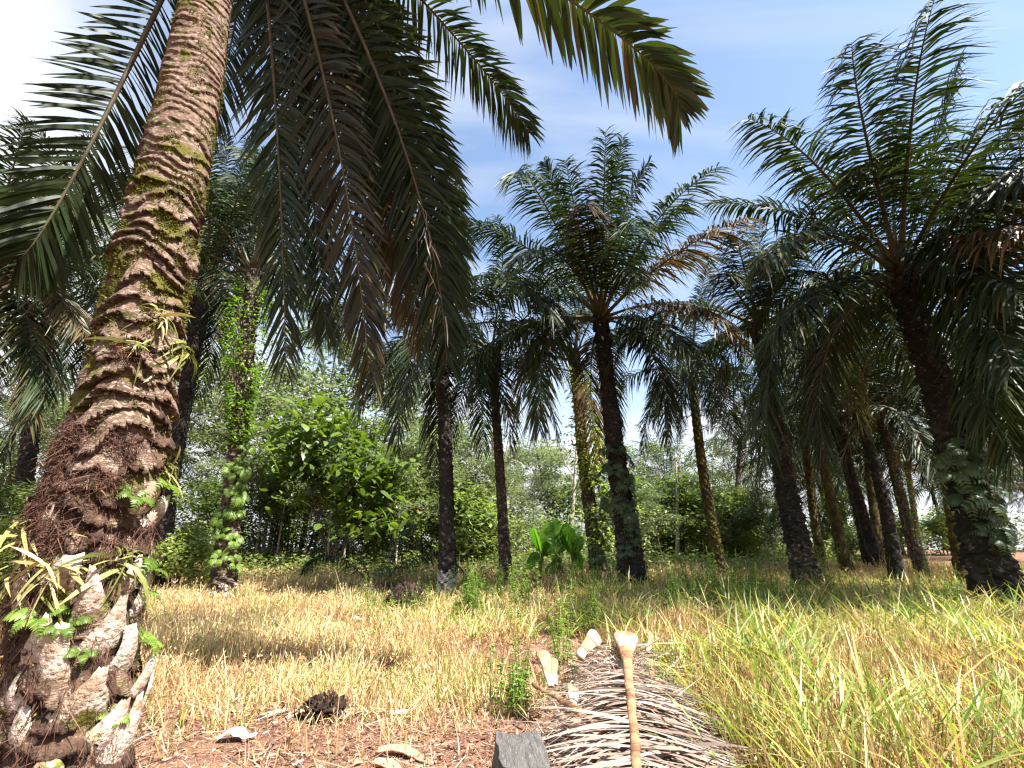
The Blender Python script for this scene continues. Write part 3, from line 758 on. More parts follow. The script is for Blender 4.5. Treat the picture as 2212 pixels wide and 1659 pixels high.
for i in range(4):
    b = MB(); fern_geo(b, 5 + i, .27, 40 + i); FERN.append(b.mesh('fern', ['fern']))
FERN_D = []
for i in range(3):
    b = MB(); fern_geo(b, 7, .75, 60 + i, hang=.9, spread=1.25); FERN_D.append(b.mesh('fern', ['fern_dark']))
STRAP = []
for i in range(4):
    b = MB(); strap_geo(b, 30 + 5 * i, .25, 50 + i); STRAP.append(b.mesh('strap_fern', ['strap']))
_zz, _aa = np.meshgrid(np.linspace(.1, 6, 120), np.linspace(-2.25, .5, 46))
_zz = _zz.ravel(); _aa = _aa.ravel()
_pp = nrm(np.array([hsurf(q, w) for q, w in zip(_zz, _aa)]) + hbase - np.array([0, 0, CAM_H]))
def on_hero(xp, yp):
    """height and angle on the trunk seen in that direction"""
    k = int(np.argmax(_pp @ nrm(ray(xp, yp))))
    return _zz[k], _aa[k]
HF = [  # pixel, kind, size, label
    ((345, 690), 's', 1.0, 'upper bright green strap-leaved plant on the right side of the mossy trunk'),
    ((300, 745), 's', .9, 'thin strap-leaved plant hanging across the front of the mossy trunk below its first tuft'),
    ((385, 760), 's', 1.15, 'thick yellowish strap-leaved plant hanging off the right edge of the mossy trunk'),
    ((358, 1000), 's', .85, 'spidery pale strap-leaved plant at the trunk edge beside dark red roots'),
    ((335, 1050), 'f', .7, 'arching bright fern on the right edge of the big trunk below the spidery plant'),
    ((285, 1080), 'f', .55, 'tiny pale fern above a narrow standing leaf base of the big trunk'),
    ((250, 1215), 's', 1.2, 'largest clump of strap leaves in the middle of the lower big trunk'),
    ((130, 1225), 's', 1.0, 'strap-leaved clump on the dark left side of the lower big trunk'),
    ((330, 1225), 'f', .85, 'lush bright fern low on the big trunk above the longest white leaf base'),
    ((295, 1275), 'f', .5, 'small hanging fern right of the largest strap-leaf clump on the big trunk'),
    ((95, 1330), 'f', .62, 'lone yellow green fern in the dark lower left of the big trunk'),
    ((150, 1345), 'f', .45, 'small fern just right of the lone yellow green one on the big trunk'),
    ((175, 1420), 'f', .32, 'lowest tiny fern on the shaded part of the big trunk'),
    ((355, 1380), 'f', .8, 'fern sprig sticking out to the right beside the white leaf bases of the big trunk'),
    ((230, 1560), 'f', .4, 'fern seedling between the lowest leaf bases of the big trunk'),
    ((60, 1150), 's', 1.2, 'long grassy strap-leaved plant on the far left edge of the big trunk'),
    ((30, 1260), 's', 1.2, 'dark drooping strap-leaved plant on the lower left edge of the big trunk'),
]
for i, (p, kd, s, lb) in enumerate(HF):
    z, a = on_hero(*p)
    q = hsurf(z, a, .02) + hbase
    o = link('epiphyte_fern' if kd == 'f' else 'epiphyte_plant', (FERN if kd == 'f' else STRAP)[i % 4], None, q, (0, 0, rnd.uniform(0, 6)), s)
    ax = Vector((math.cos(a), math.sin(a), 0))
    o.rotation_euler = (Matrix.Rotation(R(38), 3, Vector((-ax.y, ax.x, 0))) @ Matrix.Rotation(rnd.uniform(0, 6), 3, 'Z')).to_euler()
    tag(o, lb, 'fern' if kd == 'f' else 'epiphyte', 'plants growing on the big trunk')

# ------------------------------------------------------------------ the palms beyond the clearing
def bp(x, y, Y):
    """foot of a trunk seen at column x, standing at ground distance Y"""
    X = at(x, y, Y)[0]
    return ground_pt(X, Y)
GF = generic_fronds
# palm behind the big trunk, overgrown with vine below its crown
palm('palm with vine-covered upper trunk, ferns below and a pale scaly foot', bp(480, 1290, 15.8), at(548, 590, 16.2), .27, .20, 'trunk_brown', GF(14, 21, (.2, .28, .3, .16, .06, 0)), seed=1, mid=at(515, 950, 15.9), amp=.07, scale=.95, matz=.55, mats=['trunk_brown', 'lichen'])
palm('dark slanting palm trunk half hidden behind the right edge of the big palm', bp(352, 1262, 17), at(448, 600, 17.5), .19, .21, 'trunk_dark', GF(22, 22), seed=2, mid=at(385, 930, 17.2), amp=.04)
palm('palm with a black trunk whose foot is crusted with white lichen, right of the shrubs', bp(968, 1290, 15.6), at(952, 715, 16.2), .22, .19, 'trunk_dark', GF(20, 23, (.08, .16, .24, .24, .18, .10)), seed=3, mid=at(963, 1000, 15.8), amp=.045, sp=.12, matz=1.0, mats=['trunk_dark', 'lichen'], scale=.95)
palm('slim dark palm between the lichen-footed palm and the banana plants', bp(1096, 1280, 18.5), at(1062, 780, 18.8), .18, .155, 'trunk_brown', GF(16, 24, (.06, .12, .22, .32, .20, .08)), seed=4, mid=at(1076, 960, 18.6), amp=.03, sp=.12, scale=.88)
palm('slender palm with reddish leaf stalks, its trunk wrapped in bright leafy climber', bp(1300, 1268, 18.5), at(1240, 775, 18.8), .24, .17, 'trunk_brown', GF(11, 25, (.3, .3, .3, .1, 0, 0)), seed=5, mid=at(1262, 1000, 18.6), amp=.05, scale=.9)
c6 = at(1297, 690, 15.6)
palm('tall central palm with a full crown standing clear against the blue sky', bp(1375, 1285, 15.2), c6, .31, .20, 'trunk_dark', GF(7, 26, (0, 0, .1, .3, .45, .15)), seed=6, mid=at(1330, 980, 15.4), amp=.08, scale=.9, custom=[
    dict(tip=(1308, 285), via=(1303, 480), L=7.2), dict(tip=(1345, 298), via=(1320, 480), L=7.2, near=False),
    dict(tip=(1222, 345), via=(1252, 500), L=7.0), dict(tip=(1108, 385), via=(1170, 430), L=7.0),
    dict(tip=(965, 480), via=(1130, 530), L=6.8), dict(tip=(1403, 350), via=(1340, 490), L=7.0, near=False),
    dict(tip=(1548, 362), via=(1402, 500), L=7.2), dict(tip=(1490, 430), via=(1385, 540), L=6.8, near=False),
    dict(tip=(1612, 470), via=(1445, 560), L=7.0, old=1, tb=.6), dict(tip=(1575, 705), via=(1440, 655), L=6.0, old=1, tb=.8),
    dict(tip=(1075, 620), via=(1190, 615), L=6.0, near=False), dict(tip=(1000, 800), via=(1140, 700), L=6.4),
    dict(tip=(1262, 440), via=(1275, 520), L=6.0, old=1), dict(tip=(1500, 770), via=(1405, 695), L=5.6),
    dict(tip=(1165, 930), via=(1195, 745), L=6.2), dict(tip=(1110, 560), via=(1215, 560), L=6.2),
    dict(tip=(1175, 350), via=(1225, 480), L=7.0, near=False), dict(tip=(1380, 470), via=(1330, 560), L=6.6),
    dict(tip=(1450, 900), via=(1390, 740), L=5.4)])
palm('thin-stemmed smaller palm in the gap between the central palm and the dark leaning one', bp(1562, 1255, 21), at(1492, 800, 21), .21, .17, 'trunk_moss', GF(18, 27, (.06, .10, .18, .32, .28, .06)), seed=7, mid=at(1520, 1030, 21), amp=.035, sp=.13, scale=.85)
palm('dark leaning palm with knobbly leaf bases on its lower trunk, right of centre', bp(1755, 1290, 14.5), at(1640, 700, 15.2), .29, .19, 'trunk_dark', GF(11, 28, (.0, .1, .24, .34, .22, .1)), seed=8, mid=at(1695, 1040, 14.8), amp=.085, sp=.19, matz=2.4, mats=['trunk_dark', 'trunk_brown'], scale=.95, custom=[
    dict(tip=(1590, 500), via=(1610, 590), L=6.2), dict(tip=(1700, 510), via=(1672, 590), L=6.2), dict(tip=(1560, 590), via=(1590, 630), L=6), dict(tip=(1640, 470), via=(1641, 570), L=6.4, near=False)])
c9 = at(1945, 595, 10.2)
palm('massive palm at right with reddish stalks and fronds reaching the picture top', bp(2165, 1320, 10.4), c9, .29, .21, 'trunk_dark', GF(7, 29, (0, 0, .2, .4, .4, .0)), seed=9, mid=at(2045, 900, 10.3), amp=.10, sp=.2, fruit=True, matz=None, custom=[
    dict(tip=(2018, 0), via=(1968, 270), L=7.2), dict(tip=(1840, 92), via=(1872, 300), L=6.9),
    dict(tip=(1615, 255), via=(1775, 370), L=6.6, Lmax=1.1), dict(tip=(2075, 125), via=(2015, 330), L=7.2, near=False),
    dict(tip=(2290, 130), via=(2090, 340), L=7.0), dict(tip=(1535, 440), via=(1720, 465), L=6.4, near=False),
    dict(tip=(1635, 570), via=(1780, 512), L=5.6), dict(tip=(2300, 330), via=(2110, 440), L=6.4),
    dict(tip=(1660, 730), via=(1800, 620), L=5.4), dict(tip=(1770, 830), via=(1842, 668), L=5.2, near=False),
    dict(tip=(2235, 490), via=(2085, 515), L=5.2, old=1, tb=.5), dict(tip=(2210, 640), via=(2085, 585), L=5.0),
    dict(tip=(2190, 800), via=(2085, 640), L=5.2), 
    dict(tip=(2230, 240), via=(2070, 400), L=7, near=False),
    dict(tip=(1690, 330), via=(1800, 440), L=6.6, near=False), dict(tip=(1940, 260), via=(1930, 430), L=6.4, near=False),
    dict(tip=(2080, 560), via=(2020, 520), L=4.2)])
palm('palm at the right edge of the picture whose grey fronds hang down in front', np.array([13.0, 9.6, 0.0]), np.array([12.9, 9.8, 8.0]), .4, .27, 'trunk_dark', GF(12, 30, (.1, .25, .3, .2, .15, 0)), seed=10, amp=.08, custom=[
    dict(tip=(2130, 900), via=(2140, 680), L=6.4, tb=.35, Lmax=1.05), dict(tip=(2190, 980), via=(2175, 740), L=6.4, tb=.45), dict(tip=(2215, 330), via=(2240, 450), L=6)])
# palms on the left behind the big trunk
palm('palm at the left edge with arching sunlit yellowish fronds', bp(-120, 1290, 12.5), at(-40, 640, 12.8), .3, .22, 'trunk_dark', GF(16, 31), seed=11, custom=[
    dict(tip=(185, 720), via=(85, 610), L=5.6, old=1, tb=.75), dict(tip=(95, 870), via=(60, 690), L=5.4), dict(tip=(60, 260), via=(10, 430), L=6.4), dict(tip=(190, 560), via=(80, 575), L=5.4)])
palm('palm behind the left edge one, its dark crown seen left of the big trunk', bp(30, 1270, 19), at(120, 600, 19), .26, .2, 'trunk_dark', GF(20, 32), seed=12)
palm('palm with pale upper fronds glimpsed directly behind the big trunk', bp(330, 1262, 22), at(470, 520, 22), .26, .2, 'trunk_dark', GF(26, 33, (.14, .2, .26, .2, .14, .06)), seed=13)

# far palms: trunk and crown, three crowns shared between them
def far_crown(seed):
    mb = MB(); g = np.random.default_rng(seed)
    for kd, vi, az, dz, sc in generic_fronds(19, seed, (.12, .22, .36, .26, .04, 0)):
        P = FR[kd, vi, 1] * sc
        ca, sa = math.cos(az), math.sin(az)
        P = P @ np.array([[ca, sa, 0], [-sa, ca, 0], [0, 0, 1]]) + np.array([ca * .1, sa * .1, dz])
        frond_add(mb, P, n=46, Lmax=1.05, width=.075, k=3, plum=.7, droop=.45, side=(sa, -ca, 0), seed=int(g.integers(1e6)), tbase=.62 if kd in ('skirt',) else .42, mats=(0, 1), r0=.07)
    return mb.mesh('crown', ['palm_leaf', 'rachis'])
FARC = [far_crown(300 + i) for i in range(3)]
FART = [trunk_mesh([np.zeros(3) + np.array([0, 0, -.3]), np.array([.15, 0, 3.5]), np.array([0, 0, 7.2])], [.27, .19, .16, .18], ['trunk_dark', 'trunk_moss', 'trunk_brown'][i], .05, seed=40 + i, nr=16, dz=.06) for i in range(3)]
far = [  # column and row of the crown, foot column, distance, label
    (1790, 880, 1880, 24, 'vine-edged palm, left one of the close pair of trunks right of the dark leaning palm'),
    (1740, 960, 1778, 27, 'thin palm trunk close behind the foot of the dark leaning palm'),
    (1905, 900, 1992, 21, 'palm with bright drooping fronds between the close pair and the massive palm'),
    (1850, 980, 1945, 30, 'distant slanting palm with fallen pale sticks at its foot'),
    (2035, 930, 2098, 22, 'palm just left of the foot of the massive palm'),
    (2100, 960, 2128, 29, 'farther palm half hidden by the foot of the massive palm'),
    (1810, 920, 1902, 23, 'vine-edged palm, right one of the close pair of trunks'),
    (2200, 900, 2260, 26, 'distant palm in the shade at the right edge of the picture'),
    (1690, 1030, 1650, 42, 'distant palm crown showing above the bright bushes left of the dark leaning palm'),
    (1440, 1050, 1430, 44, 'distant palm crown beside the bare tree right of the central palm'),
    (1960, 1010, 1990, 38, 'remote palm between the trunks right of the close pair'),
    (2140, 1010, 2170, 40, 'remote palm in the deep shade beyond the massive palm'),
    (2250, 1000, 2290, 36, 'remote palm at the far right edge'),
    (1745, 800, 1830, 22, 'slim palm just right of the dark leaning palm, its crown merging with the leaning one'),
    (2080, 780, 2140, 19, 'palm right behind the massive palm, its crown below the massive one'),
    (2190, 760, 2240, 21, 'palm in the dense stand at the right edge behind the massive palm'),
    (1860, 790, 1905, 27, 'palm in the gap between the dark leaning palm and the massive palm'),
    (1600, 960, 1590, 36, 'small far palm behind the thin-stemmed palm'),
    (1855, 890, 1930, 18, 'slim dark palm right of the close pair, its trunk crossing theirs higher up'),
    (2010, 850, 2075, 17, 'slim dark palm left of the massive palm, nearest of that group'),
    (1700, 930, 1735, 32, 'slim palm peeping out left of the dark leaning palm'),
    (2080, 1020, 2110, 46, 'remote thin palm left of the massive palm foot'),
    (1770, 1040, 1800, 50, 'very distant palm crown right behind the dark leaning palm'),
]
for i, (cx_, cy_, fx_, Y, lb) in enumerate(far):
    c = at(cx_, cy_, Y); b = ground_pt(at(fx_, 1230, Y)[0], Y)
    o = thing('oil_palm', lb, 'palm tree', b, 'oil palms of the plantation')
    dv = Vector(c - b); H = dv.length
    o.rotation_euler = (Vector((0, 0, 1)).rotation_difference(dv.normalized()).to_matrix() @ Matrix.Rotation(i * 1.7, 3, 'Z')).to_euler()
    t = link('trunk', FART[i % 3], o); t.scale = (1, 1, H / 7.2)
    link('crown', FARC[i % 3], o, (0, 0, H), (0, 0, i * 2.1), rnd.uniform(.85, 1.0))
# the plantation going on to the right, rows nobody looks through
mbt = MB(); mbc = []
for i in range(20):
    Y = rnd.uniform(38, 80); X = Y * rnd.uniform(.62, 1.5)
    b = ground_pt(X, Y)
    o = thing('oil_palm', 'one of the remote palms closing the plantation on the right', 'palm tree', b, 'remote palms of the plantation')
    o.rotation_euler = (rnd.gauss(0, .05), rnd.gauss(0, .05), rnd.uniform(0, 6)); s = rnd.uniform(.85, 1.2)
    link('trunk', FART[i % 3], o); link('crown', FARC[i % 3], o, (0, 0, 7.2), None, 1.0); o.scale = (s, s, s)
for i in range(9):
    Y = rnd.uniform(30, 50); X = -Y * rnd.uniform(.62, 1.3)
    b = ground_pt(X, Y)
    o = thing('oil_palm', 'one of the remote palms behind the left edge palms', 'palm tree', b, 'remote palms on the left')
    o.rotation_euler = (0, 0, rnd.uniform(0, 6)); s = rnd.uniform(1.0, 1.4); o.scale = (s, s, s)
    link('trunk', FART[i % 3], o); link('crown', FARC[i % 3], o, (0, 0, 7.2))

# climbers on two trunks, hanging ferns on others
def climber(label, path, rad, n, size, seed, mat='vine', name='climber', sag=.4, az0=None, ragged=.35):
    g = np.random.default_rng(seed)
    C = path_pts(path, 60); base = C[0].copy()
    t = g.random(n); idx = (t * 59).astype(int)
    a = g.uniform(0, 2 * math.pi, n)
    if az0 is not None: a = g.normal(az0, 1.0, n)
    r = np.interp(t, np.linspace(0, 1, len(rad)), rad) * g.uniform(.55, 1.1, n)
    nn = np.array([noise.noise(Vector((math.cos(q) * 1.4, math.sin(q) * 1.4, w * 9 + seed))) for q, w in zip(a, t)])
    r = r * np.clip(1 + ragged * 1.4 * nn, .3, 1.7); kp = nn > -.30 + ragged * .35
    t = t[kp]; idx = idx[kp]; a = a[kp]; r = r[kp]; n = len(t)
    rd = np.stack([np.cos(a), np.sin(a), np.zeros(n)], 1)
    p = C[idx] + rd * r[:, None] - base + np.array([0, 0, 1]) * g.uniform(-.1, .1, n)[:, None]
    d = nrm(rd + g.normal(0, .45, (n, 3)) + np.array([0, 0, -sag]))
    W = nrm(np.cross(d, nrm(rd * .4 + np.array([0, 0, 1]) + g.normal(0, .3, (n, 3)))))
    b = MB(); L = size * g.uniform(.5, 1.2, n)
    diamonds(b, p, d, W, L, L * .5, np.clip(g.normal(.5, .22, n), 0, 1), 0, .12)
    o = b.build(name, [mat], None, loc=base)
    k = MB()
    for q in range(4):
        pts = [C[i] - base + np.array([math.cos(q * 1.6 + i * .07), math.sin(q * 1.6 + i * .07), 0]) * np.interp(i / 59, np.linspace(0, 1, len(rad)), rad) * .5 for i in range(0, 60, 3)]
        add_tube(k, pts, .012, 4)
    k.build('stem', ['bark_brown'], o)
    return tag(o, label, 'climber')
climber('dense green climber hanging on the upper trunk right of the big palm', [at(515, 960, 15.8), at(522, 830, 15.7), at(533, 730, 15.8), at(548, 610, 16)], [.28, .40, .62, .75, .55], 4600, .17, 1, mat='vine_bright', ragged=.30)
climber('bright leafy climber running up the slender trunk left of the central palm', [at(1298, 1180, 18.3), at(1280, 1050, 18.3), at(1262, 950, 18.4), at(1246, 800, 18.5)], [.44, .52, .54, .42], 2600, .27, 2, mat='vine_pale', az0=-.9)
climber('thin yellowish creeper up the left vine-edged trunk on the right', [at(1892, 1230, 23.6), at(1850, 1080, 23.6), at(1822, 980, 23.6)], [.32, .32, .3], 420, .16, 3, az0=.3, ragged=.05)
climber('thin creeper up the trunk with bright drooping fronds on the right', [at(1985, 1230, 20.6), at(1955, 1100, 20.6), at(1925, 960, 20.6)], [.3, .3, .28], 420, .15, 4, az0=-.3, ragged=.05)
def trunk_ferns(label, path, rad, n, seed, meshes, s, group):
    g = np.random.default_rng(seed); C = path_pts(path, 40)
    for i in range(n):
        c = C[int((i + g.random()) / n * 39)]; a = g.uniform(-2.9, .2)
        o = link('hanging_fern', meshes[i % len(meshes)], None, c + np.array([math.cos(a), math.sin(a), 0]) * rad)
        ax = Vector((math.cos(a), math.sin(a), 0))
        o.rotation_euler = (Matrix.Rotation(R(60), 3, Vector((-ax.y, ax.x, 0))) @ Matrix.Rotation(g.uniform(0, 6), 3, 'Z')).to_euler()
        o.scale = (s * g.uniform(.7, 1.2),) * 3
        tag(o, label, 'fern', group)
FERN_M = []
for i in range(2):
    b = MB(); fern_geo(b, 6, .55, 80 + i, hang=.8); FERN_M.append(b.mesh('fern', ['fern']))
trunk_ferns('one of the pale ferns sprouting from the lower trunk right of the big palm', [at(484, 1230, 15.7), at(515, 950, 15.8)], .28, 16, 1, FERN_M, .9, 'ferns on the vine-covered palm')
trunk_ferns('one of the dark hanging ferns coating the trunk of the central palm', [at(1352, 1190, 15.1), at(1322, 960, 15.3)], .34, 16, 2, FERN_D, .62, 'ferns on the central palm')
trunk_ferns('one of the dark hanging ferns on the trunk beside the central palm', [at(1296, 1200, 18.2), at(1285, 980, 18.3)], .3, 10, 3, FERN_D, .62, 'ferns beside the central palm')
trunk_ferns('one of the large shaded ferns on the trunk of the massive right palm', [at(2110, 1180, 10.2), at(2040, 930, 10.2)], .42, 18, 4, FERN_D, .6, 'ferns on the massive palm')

# ------------------------------------------------------------------ broad-leaved trees and shrubs
def big_leaf_tree():
    g = np.random.default_rng(77)
    base = ground_pt(at(715, 1270, 28.5)[0], 28.5)
    o = thing('broadleaf_tree', 'bright green tree with big round leaves and several thin stems', 'tree', base)
    tr = MB(); tips = []
    aims = [(620, 905), (650, 870), (690, 870), (740, 900), (780, 960), (830, 1010), (870, 1000), (640, 960), (700, 930), (760, 990), (815, 1075), (760, 1110), (600, 940), (690, 1000), (840, 1120), (660, 1020), (730, 1050), (725, 880), (790, 1040), (625, 1000), (780, 920)]
    for i, (x, y) in enumerate(aims):
        tip = at(x, y, 28.5 + g.normal(0, .8)) - base
        root = np.array([g.normal(0, .3), g.normal(0, .2), -.05]); mid = root * .4 + tip * np.array([.45, .45, .55])
        pts = path_pts([root, mid + g.normal(0, .15, 3), tip], 9)
        if i % 3: pts = pts[3:]
        add_tube(tr, pts, np.linspace(.055 if i % 3 == 0 else .03, .012, len(pts)), 6)
        tips += [tip, pts[-2] + g.normal(0, .2, 3), pts[-3] + g.normal(0, .3, 3)]
    cr = MB(); tips = np.array(tips)
    n = 26
    p = np.repeat(tips, n, 0) + g.normal(0, 1, (len(tips) * n, 3)) * np.array([.80, .80, .34])
    d = nrm(rand_dirs(g, len(p), -.55, .15)); W = nrm(np.cross(d, nrm(np.stack([g.normal(0, .4, len(p)), g.normal(0, .4, len(p)), np.ones(len(p))], 1))))
    L = 0.56 * g.uniform(.45, 1.2, len(p))
    V, f = strips(p, d, L, W, L * .72, (.35, .95, 1, .7, .08), g.uniform(.1, .7, len(p)), 5, curl=g.normal(0, .25, (len(p), 3)))
    ti = np.clip(g.normal(.5, .26, len(p)), 0, .95); ti[g.random(len(p)) < .012] = 1
    cr.add(V, f, 0, np.repeat(ti[:, None], 10, 1))
    tr.build('trunk', ['bark_brown'], o); cr.build('crown', ['bigleaf'], o)
big_leaf_tree()
GR = 'thin-trunked trees behind the clearing'
# rubber trees and others: key, column, distance, size, label
TL = [
    ('rubber_a', 640, 27, 1.5, 'tall airy tree rising behind the big-leaved tree, left of two'),
    ('rubber_b', 735, 29, 1.45, 'tall airy tree behind the big-leaved tree, right of two'),
    ('rubber_a', 860, 33, 1.15, 'pale-leaved tree whose crown shows in the gap left of the lichen-footed palm'),
    ('rubber_c', 905, 25, .95, 'slim tree with pale stem behind the lichen-footed palm'),
    ('rubber_b', 420, 25, 1.0, 'pale slender tree between the big palm and the vine-covered palm'),
    ('rubber_c', 560, 24, 1.1, 'tree right behind the vine-covered palm'),
    ('rubber_a', 60, 22, .85, 'leafy tree left of the big palm, nearer one'),
    ('rubber_c', 130, 26, 1.1, 'leafy tree left of the big palm, touching its edge'),
    ('rubber_b', -60, 24, .9, 'leafy tree cut by the left edge of the picture'),
    ('rubber_a', 1010, 34, .92, 'umbrella-shaped pale tree in the sky gap beside the slim dark palm'),
    ('rubber_b', 1150, 36, .86, 'umbrella-shaped tree in the sky gap left of the banana plants'),
    ('rubber_c', 1185, 30, .82, 'tree just above the banana plants'),
    ('rubber_a', 1225, 38, .92, 'tree behind the climber-wrapped trunk'),
    ('rubber_b', 1105, 31, .75, 'small tree between the slim dark palm and the banana plants'),
    ('rubber_b', 230, 27, 1.35, 'tall tree whose crown shows just left of the big palm trunk'),
    ('rubber_a', 480, 30, 1.45, 'tall tree behind the vine-covered palm'),
    ('rubber_a', 570, 33, 1.5, 'tall tree between the vine-covered palm and the big-leaved tree'),
    ('rubber_b', 810, 27, 1.12, 'tree right behind the big-leaved tree'),
    ('rubber_a', 930, 30, 1.0, 'tree just behind the lichen-footed palm'),
    ('rubber_b', 1040, 29, .88, 'tree behind the slim dark palm'),
    ('rubber_a', 1150, 28, .70, 'low tree left of the banana plants'),
    ('rubber_b', 1330, 31, .85, 'tree hidden partly by the central palm trunk'),
    ('rubber_a', 1450, 36, .92, 'pale tree on the skyline right of the central palm'),
    ('rubber_b', 1560, 30, .75, 'pale tree behind the thin-stemmed palm'),
    ('bare', 1465, 25, 1.3, 'nearly bare pale tree with forked branches right of the central palm'),
    ('bare', 1655, 30, 1.3, 'nearly bare pale tree behind the dark leaning palm'),
    ('rubber_c', 1580, 40, 1.0, 'greyish tree on the skyline right of the thin-stemmed palm'),
    ('rubber_a', 1640, 46, .9, 'faint tree on the skyline left of the dark leaning palm'),
    ('rubber_c', 1520, 34, .8, 'tree behind the thin-stemmed palm'),
    ('rubber_c', 1420, 33, .85, 'tree just right of the central palm'),
    ('bare', 1080, 24, 1.6, 'pale whitish bare trunk right behind the slim dark palm'),
    ('bare', 1225, 27, 1.7, 'pale bare stem left of the climber-wrapped trunk'),
]
for i, (k, x, Y, s, lb) in enumerate(TL):
    Y *= 1.36; s *= 1.40
    place_tree(k, 'rubber_tree' if k != 'bare' else 'bare_tree', lb, 'tree', at(x, 1250, Y)[0], Y, s, i * 1.9, GR)
SL = [
    ('thicket', 560, 21, .85, 'dark thicket shrub right of the vine-covered palm'),
    ('thicket', 640, 22.2, .9, 'dark thicket shrub under the big-leaved tree, left one'),
    ('thicket', 800, 22.5, .85, 'dark thicket shrub under the big-leaved tree, right one'),
    ('bush_a', 720, 21.6, .8, 'low dark shrub below the stems of the big-leaved tree'),
    ('bush_a', 870, 20, 1.0, 'green shrub left of the lichen-footed palm'),
    ('thicket', 925, 22, .95, 'leafy shrub behind the lichen-footed palm'),
    ('bush_b', 1020, 18.5, 1.1, 'shrub right behind the lichen-covered foot'),
    ('bush_a', 1005, 20, 1.0, 'tall dark shrub draped with creepers right of the lichen-footed palm'),
    ('rubber_c', 1130, 21, .42, 'bright shrub left of the banana plants'),
    ('thicket', 1240, 24, .8, 'shrub behind the banana plants'),
    ('bush_a', 440, 18.5, .9, 'shrub between the pale slender tree and the vine-covered palm'),
    ('bush_b', 400, 17, .8, 'small shrub at the foot of the dark slanting palm'),
    ('thicket', 20, 15, .75, 'shrub left of the big palm at mid height'),
    ('bush_b', 45, 10, .55, 'sunlit shrub at the left edge beside the foot of the big palm'),
    ('bush_b', -20, 9, .7, 'shrub cut by the left edge near the foot of the big palm'),
    ('rubber_c', 1440, 19, .38, 'bright green bush right of the central palm'),
    ('bush_a', 1500, 22, 1.05, 'bright green bush left of the thin-stemmed palm'),
    ('bush_a', 1480, 25, 1.0, 'taller bush under the forked pale tree'),
    ('bush_b', 1610, 22, 1.15, 'bright green bush right of the thin-stemmed palm'),
    ('rubber_c', 1660, 20, .40, 'bright green bush touching the dark leaning palm'),
    ('bush_a', 1600, 28, 1.05, 'bush on the skyline behind the bright green ones'),
    ('bush_b', 1850, 20, .5, 'low round bush between the dark leaning palm and the close pair'),
    ('bush_a', 1830, 27, .95, 'leafy bush behind the low round one'),
    ('bush_b', 1540, 27, 1.4, 'bush far behind the thin-stemmed palm'),
    ('bush_a', 1400, 24, 1.1, 'bush right beside the central palm, farther back'),
    ('bush_b', 1955, 30, 1.0, 'bush in the shade behind the distant slanting palm'),
    ('bush_b', 2060, 33, 1.1, 'bush in the shade behind the massive palm'),
]
for i, (k, x, Y, s, lb) in enumerate(SL):
    if Y > 17.5: Y *= 1.56; s *= 1.62
    place_tree(k, 'shrub', lb, 'shrub', at(x, 1250, Y)[0], Y, s, i * 2.3, 'shrubs behind the clearing')

